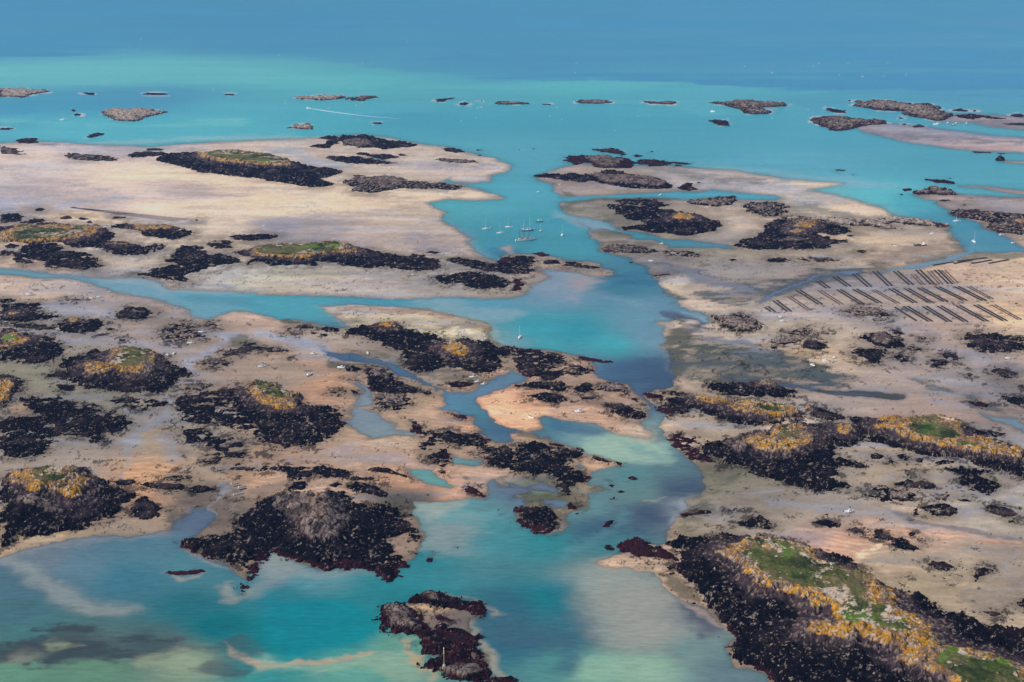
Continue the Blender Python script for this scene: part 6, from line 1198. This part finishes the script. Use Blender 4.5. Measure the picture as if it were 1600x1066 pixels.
s1 = make_tallship('schooner', 31., ((-.30, 21), (-.06, 21), (.18, 22)), M_WHITE, M_WOOD, M_MAR)
s1.location = place(821, 376); s1.location.z = 0; s1.rotation_euler = (0, 0, rz(74)); tag(s1, 'white three masted schooner with brown spars, nearest of the two tall ships', 'schooner')
s2 = make_tallship('ketch', 19., ((-.30, 17), (.20, 23)), M_BLUE, M_ALU, M_NAVY)
s2.location = place(824, 361); s2.location.z = 0; s2.rotation_euler = (0, 0, rz(80)); tag(s2, 'blue hulled two masted ship with pale masts behind the white schooner', 'sailing ship')
# red and green workboat
wk_ = empty('workboat', place(1437.5, 385, .5), rz(84)); L = 19.
h, d = hull_mb(L, 5.2, .9, 1.6, transom=.9); h.build('hull', M_RED, wk_, True); d.build('deck', M_WHITE, wk_)
MB().box(4.2, 7.4, -1.7, 1.7, 1.5, 4.6, .4, .25).build('wheelhouse', M_WHITE, wk_); MB().box(-9.6, -8.6, -2.2, 2.2, .2, 3.4).build('stern_gantry', M_GRN, wk_)
MB().box(-6, 1, -1.9, 1.9, 1.5, 2.3).build('cargo', M_IRON, wk_); tag(wk_, 'red workboat with white wheelhouse and green stern, dried out on sand', 'workboat')
# wake of the speeding boat
m = MB(); V = []; F = []
p0 = unproj(480, 169); p1 = unproj(625, 184.5); N = 40
for i in range(N + 1):
    t = i / N; x = p0[0] + (p1[0] - p0[0]) * t; y = p0[1] + (p1[1] - p0[1]) * t - 26 * math.sin(t * 2.6) ; wd = (1.6 + 4.0 * min(1, t * 5)) * (1 - t) ** .9 * (0.8 + .4 * float(vn(np.array([i * .7]), np.array([.3]))[0])) + .3
    dy = wd * 1.5
    V += [(x, y - dy, .10), (x, y, .35), (x, y + dy, .10)]
for i in range(N):
    for j in (0, 1): F.append((3 * i + j, 3 * i + 3 + j, 3 * i + 4 + j, 3 * i + 1 + j))
tag(m.add(V, F).build('boat_wake', M_FOAM), kind='stuff')
# ---- shellfish trestles
def trestle(u0, v0, u1, v1, label, faint=False, wd=1.5):
    x0, y0 = map(float, unproj(u0, v0)); x1, y1 = map(float, unproj(u1, v1)); L = math.hypot(x1 - x0, y1 - y0)
    z = float(gsample(np.array([(x0 + x1) / 2]), np.array([(y0 + y1) / 2]))[0]); z = max(z, 0)
    r = empty('oyster_trestle', ((x0 + x1) / 2, (y0 + y1) / 2, z), math.atan2(y1 - y0, x1 - x0))
    fr = MB(); n = int(L / 3.2)
    for i in range(n + 1):
        xx = -L / 2 + L * i / n
        for sg in (-1, 1): fr.box(xx - .07, xx + .07, sg * wd * .42 - .07, sg * wd * .42 + .07, -.3, .85)
        fr.box(xx - .06, xx + .06, -wd * .5, wd * .5, .72, .84)
    for sg in (-1, 1): fr.box(-L / 2, L / 2, sg * wd * .42 - .06, sg * wd * .42 + .06, .78, .88)
    fr.build('rack', M_IRON, r)
    if not faint or True:
        bg_ = MB().box(-L / 2, L / 2, -wd * .40, wd * .40, .87, .90); xx = -L / 2; i = 0
        while xx < L / 2 - 1:
            q = float(vn(np.array([xx * .9 + u0]), np.array([v0 * 1.0]))[0])
            if q > (.45 if faint else .06): bg_.box(xx, xx + 1.02, -wd * (.46 + .08 * q), wd * (.46 + .08 * (1 - q)), .885, 1.12 + .16 * q, .1, .1)
            xx += 1.0
        bg_.build('oyster_bags', M_BAG2 if faint else M_BAG, r)
    tag(r, label, 'oyster trestle', 'oyster trestles in long pairs on the flats')
ord_ = 'first second third fourth fifth sixth seventh eighth ninth tenth eleventh twelfth'.split()
top = [(300, 722, 360, 765, 0), (405, 695, 490, 755, 0), (530, 678, 620, 757, 0), (655, 662, 750, 752, 0), (785, 662, 880, 745, 0), (895, 682, 955, 745, 1), (925, 655, 1015, 742, 0), (995, 660, 1070, 742, 1), (1040, 655, 1125, 740, 0), (1085, 655, 1165, 735, 1)]
mid = [(-20, 128, 15, 152, 0), (30, 85, 118, 152, 0), (120, 60, 248, 145, 1), (175, 20, 312, 107, 0), (310, 22, 446, 108, 1), (430, 18, 572, 106, 0), (530, 15, 685, 101, 0), (650, 20, 800, 104, 1), (755, 12, 905, 100, 0), (852, 12, 1000, 98, 0), (935, 8, 1095, 92, 0), (1045, 2, 1215, 85, 0), (1165, 0, 1335, 85, 0), (1240, -2, 1385, 76, 1)]
low = [(790, 128, 925, 213, 0), (847, 125, 1000, 217, 0), (965, 125, 1118, 219, 0), (1057, 122, 1218, 218, 0), (1175, 120, 1348, 216, 0), (1285, 115, 1466, 213, 0), (1397, 115, 1560, 205, 1)]
ordn = ord_ + ['thirteenth', 'fourteenth', 'fifteenth']
for rowname, rows, t in (('top row by the creek', top, 'H'), ('middle row', mid, 'L'), ('lowest row', low, 'L')):
    x0, y0, k = TILES[t]
    for i, (a, b_, c_, d_, fa) in enumerate(rows):
        two = not (rowname[0] == 'l' and i == 0)
        for s_ in range(2 if two else 1):
            o_ = s_ * (24 if not fa else 20)
            lb = '%s %s trestle of the %s pair from left, %s' % ('brown half empty' if fa else 'dark loaded', 'right' if s_ else 'left', ordn[i], rowname)
            trestle(x0 + (a + o_) / k, y0 + (b_ - s_ * 2) / k, x0 + (c_ + o_ * 1.05) / k, y0 + d_ / k, lb, bool(fa), 2.0 if fa else 2.9)
for i, (a, b_, c_, d_) in enumerate(((1030, 622, 1160, 600), (1160, 612, 1270, 590), (1180, 597, 1370, 576), (1270, 612, 1400, 590), (1380, 611, 1505, 588))):
    trestle(1200 + a / 4, 260 + b_ / 4, 1200 + c_ / 4, 260 + d_ / 4, 'dark trestle lying along the stream bank, %s from the left of five' % ord_[i], False, 3.0)
# ---- mussel stakes on the far sand (thousands of thin posts): one mass
sk = MB(); q0 = tpts('E', "460,262 1170,335 1090,348 380,268")
A_, B_, C_, D_ = [np.array(unproj(*q)) for q in q0]
sv_ = []; 
for i in range(120):
    for j in range(6):
        s_ = i / 119; t_ = j / 5 * (.25 + .75 * min(1, s_ * 1.6))
        p = (A_ * (1 - s_) + B_ * s_) * (1 - t_) + (D_ * (1 - s_) + C_ * s_) * t_
        z = float(gsample(p[:1], p[1:])[0]); h_ = 1.0 + .5 * float(_h(np.array([i]), np.array([j]), 3)[0])
        sk.box(p[0] - .3, p[0] + .3, p[1] - .3, p[1] + .3, z - .2, z + h_, .12, .12)
tag(sk.build('mussel_stakes', M_POST), 'dense dark field of short mussel stakes in a long wedge on pale sand', None, None, 'stuff')
# ---- beacon on the boulder islet, stream marker
bp = unproj(*tpts('R', "1135,972")[0])
zz = 4.0
for _ in range(3):
    f_ = (H - zz) / H; x_, y_ = float(bp[0]) * f_, float(bp[1]) * f_
    hit, loc_, *_r = C.ray_cast(bpy.context.evaluated_depsgraph_get(), Vector((x_, y_, 200)), Vector((0, 0, -1))); zz = loc_.z if hit else zz
bc = empty('beacon', (x_, y_, zz - .3))
MB().box(-1.3, 1.3, -1.3, 1.3, -1, 1.1, .3, .3).build('base', M_STONE, bc); MB().box(-.7, .7, -.7, .7, 1.1, 2.0, .2, .2).build('plinth', M_STONE, bc)
MB().tube([(0, 0, 1.9), (0, 0, 13.6)], [.20, .13]).build('pole', M_STONE, bc); MB().tube([(0, 0, 9.6), (0, 0, 12.6)], [.38, .38], 10).build('daymark', M_YEL, bc)
MB().tube([(0, 0, 13.5), (0, 0, 14.1), (0, 0, 14.5)], [.34, .34, .05], 8).build('topmark', M_WHITE, bc)
tag(bc, 'slim beacon pole with a yellow band and white top on the boulder islet', 'beacon')
for u, v, hh, lb in ((546, 562.5, 6.0, 'dark wooden marker post standing in the blue side stream'), (652.5, 381, 4.5, 'thin tilted marker pole on the wet sand near the moored fleet')):
    pq = place(u, v); m_ = empty('marker_post', pq); MB().tube([(0, 0, -1), (.2, 0, hh)], [.26, .2]).build('post', M_POST, m_); MB().tube([(.2, 0, hh), (.2, 0, hh + .7)], [.45, .1], 6).build('topmark', M_POST, m_); tag(m_, lb, 'marker post')
# ---- people, tiny on the flats: one skinned body, copied
def make_person():
    me = bpy.data.meshes.new('person')
    V = [(0, 0, .95), (0, 0, 1.2), (0, 0, 1.45), (0, 0, 1.56), (0, .02, 1.72), (.1, 0, .9), (.14, .1, .5), (.15, .12, .05), (-.1, 0, .9), (-.14, -.08, .5), (-.15, -.14, .05), (.2, 0, 1.42), (.27, .05, 1.12), (.25, .2, .9), (-.2, 0, 1.42), (-.27, -.02, 1.12), (-.25, .12, .88)]
    E = [(0, 1), (1, 2), (2, 3), (3, 4), (0, 5), (5, 6), (6, 7), (0, 8), (8, 9), (9, 10), (2, 11), (11, 12), (12, 13), (2, 14), (14, 15), (15, 16)]
    me.from_pydata(V, E, []); o = link('person', me)
    sm = o.modifiers.new('skin', 'SKIN'); rad = [.16, .15, .17, .07, .12, .1, .075, .06, .1, .075, .06, .07, .05, .045, .07, .05, .045]
    for i, r in enumerate(rad): me.skin_vertices[0].data[i].radius = (r, r)
    me.skin_vertices[0].data[0].use_root = True
    o.modifiers.new('sub', 'SUBSURF').levels = 1
    dg = bpy.context.evaluated_depsgraph_get(); ev = bpy.data.meshes.new_from_object(o.evaluated_get(dg)); o.modifiers.clear(); o.data = ev; return o
M_COAT = [simple('dark_waders', (.03, .035, .05), .7), simple('red_jacket', (.5, .04, .04), .7), simple('orange_oilskin', (.7, .2, .04), .6)]
pe = make_person(); first = True
PPL = [(1404, 512.5, 0, 'person in dark waders beside the left end of the lowest trestle row'), (1416, 509.8, 0, 'person in dark clothes in front of the lowest trestle row, right of two others'), (1423.5, 509.5, 0, 'person in dark clothes between the first and second trestles of the lowest row'), (1432.5, 511, 1, 'person in a red jacket below the second trestle pair of the lowest row'),
       (1257.5, 498, 2, 'person in orange oilskins alone on the sand left of the long outcrop'), (1359, 480, 1, 'person in a red jacket between the middle trestle row and the long outcrop'), (1355, 590.5, 0, 'person in dark clothes standing alone on open sand right of the blue pool'), (1451.5, 617.5, 0, 'person in dark clothes near the slim green creek'), 
       (416.5, 523, 1, 'person in a red jacket on the sand path left of the inlet outcrops'), (433, 527, 0, 'person in dark clothes right of the red jacketed walker'), (449.5, 590, 1, 'person in a red jacket left of the dried out yacht'), (670.5, 609, 0, 'person in dark clothes on the orange sand tongue'), (1495, 549.5, 1, 'person in red walking by the muddy creek'),
       (713, 375.5, 1, 'person in red at the water edge left of the moored fleet'), (722, 378, 1, 'person in red at the water edge, nearer the green strand'), (346, 490, 0, 'person in dark clothes on the sand at the inlet corner'), (350.5, 491, 0, 'second person in dark clothes at the inlet corner, right of the first')]
for i, (u, v, k_, lb) in enumerate(PPL):
    o = pe if i == 0 else pe.copy()
    if i: col.objects.link(o)
    if k_ != 0:
        o.data = pe.data.copy(); o.data.materials.clear(); o.data.materials.append(M_COAT[k_])
    elif i == 0: o.data.materials.clear(); o.data.materials.append(M_COAT[0])
    o.location = place(u, v, 0); o.rotation_euler = (0, 0, i * 1.7); tag(o, lb, 'person', 'people gathering shellfish on the flats')
# ---- loose weed-covered stones round the rocks: uncountable
rng = np.random.default_rng(5); V = []; F = []
cand = np.nonzero((LS > 2) & (GV > 430) & (GV < 1080) & (GU > -60) & (GU < 1680))[0]
pd = (ss(-20, -1, RD[cand]) * 0.9 + 0.10 * ss(0.0, 0.4, fbm(GX[cand], GY[cand], 90., 3, 91))) * (RD[cand] < 1) * ss(0.1, 0.45, fbm(GX[cand], GY[cand], 24., 4, 92, .7))
sel = cand[rng.random(len(cand)) < pd * 0.15]
ns_ = len(sel); base = np.array([(1, 0, 0), (.45, .8, 0), (-.5, .75, 0), (-1, 0, 0), (-.4, -.8, 0), (.5, -.7, 0), (.25, .2, .55), (-.3, -.1, .5)])
bf = np.array([(0, 1, 6), (1, 2, 6), (2, 7, 6), (2, 3, 7), (3, 4, 7), (4, 5, 7), (5, 6, 7), (5, 0, 6)])
kk = np.hypot(GY[sel], H) / FPX
r_ = kk * rng.uniform(.6, 2.0, ns_) ; an = rng.uniform(0, 6.28, ns_); st = rng.uniform(1.0, 2.2, ns_)
bx = base[None, :, 0] * st[:, None]; by = base[None, :, 1] * np.ones((ns_, 1)); ca_, sa_ = np.cos(an)[:, None], np.sin(an)[:, None]
jx = rng.uniform(-.25, .25, (ns_, 8)); jy = rng.uniform(-.25, .25, (ns_, 8))
VX = (bx + jx) * ca_ - (by + jy) * sa_; VY = (bx + jx) * sa_ + (by + jy) * ca_
P3 = np.stack([GX[sel][:, None] + rng.uniform(-1, 1, (ns_, 1)) + VX * r_[:, None], GY[sel][:, None] + rng.uniform(-1, 1, (ns_, 1)) + VY * r_[:, None], GZ[sel][:, None] - .12 + base[None, :, 2] * r_[:, None] * 1.1], 2).reshape(-1, 3)
FF = (bf[None] + (np.arange(ns_) * 8)[:, None, None]).reshape(-1, 3)
cc = np.repeat(np.where((rng.random(ns_) < .16)[:, None], GRAN * .8, np.where((rng.random(ns_) < .5)[:, None], WEED, WEED2 * 1.5)), 8, axis=0)
tag(link('weedy_stones', mesh_np('weedy_stones', P3, FF, {'Col': np.concatenate([cc, np.zeros((len(cc), 1))], 1)}, smooth=False), m_rock), 'loose dark weed covered stones strewn over the flats round the outcrops', None, None, 'stuff')
# ================= air =================
def haze(density):
    m = bpy.data.materials.new('air_haze'); m.use_nodes = True; n = m.node_tree.nodes; n.clear()
    o = n.new('ShaderNodeOutputMaterial'); v = n.new('ShaderNodeVolumePrincipled')
    v.inputs['Color'].default_value = (0.30, 0.50, 1.0, 1); v.inputs['Density'].default_value = density; v.inputs['Anisotropy'].default_value = 0.2
    m.node_tree.links.new(v.outputs[0], o.inputs['Volume'])
    x, y0, y1, z0, z1 = 15500., -1500., 17500., -6., 520.
    V = [(-x, y0, z0), (x, y0, z0), (x, y1, z0), (-x, y1, z0), (-x, y0, z1), (x, y0, z1), (x, y1, z1), (-x, y1, z1)]
    F = [(3, 2, 1, 0), (4, 5, 6, 7), (0, 1, 5, 4), (1, 2, 6, 5), (2, 3, 7, 6), (3, 0, 4, 7)]
    tag(link('haze', mesh_np('haze', np.array(V), np.array(F), smooth=False), m), kind='stuff')
haze(HAZE)
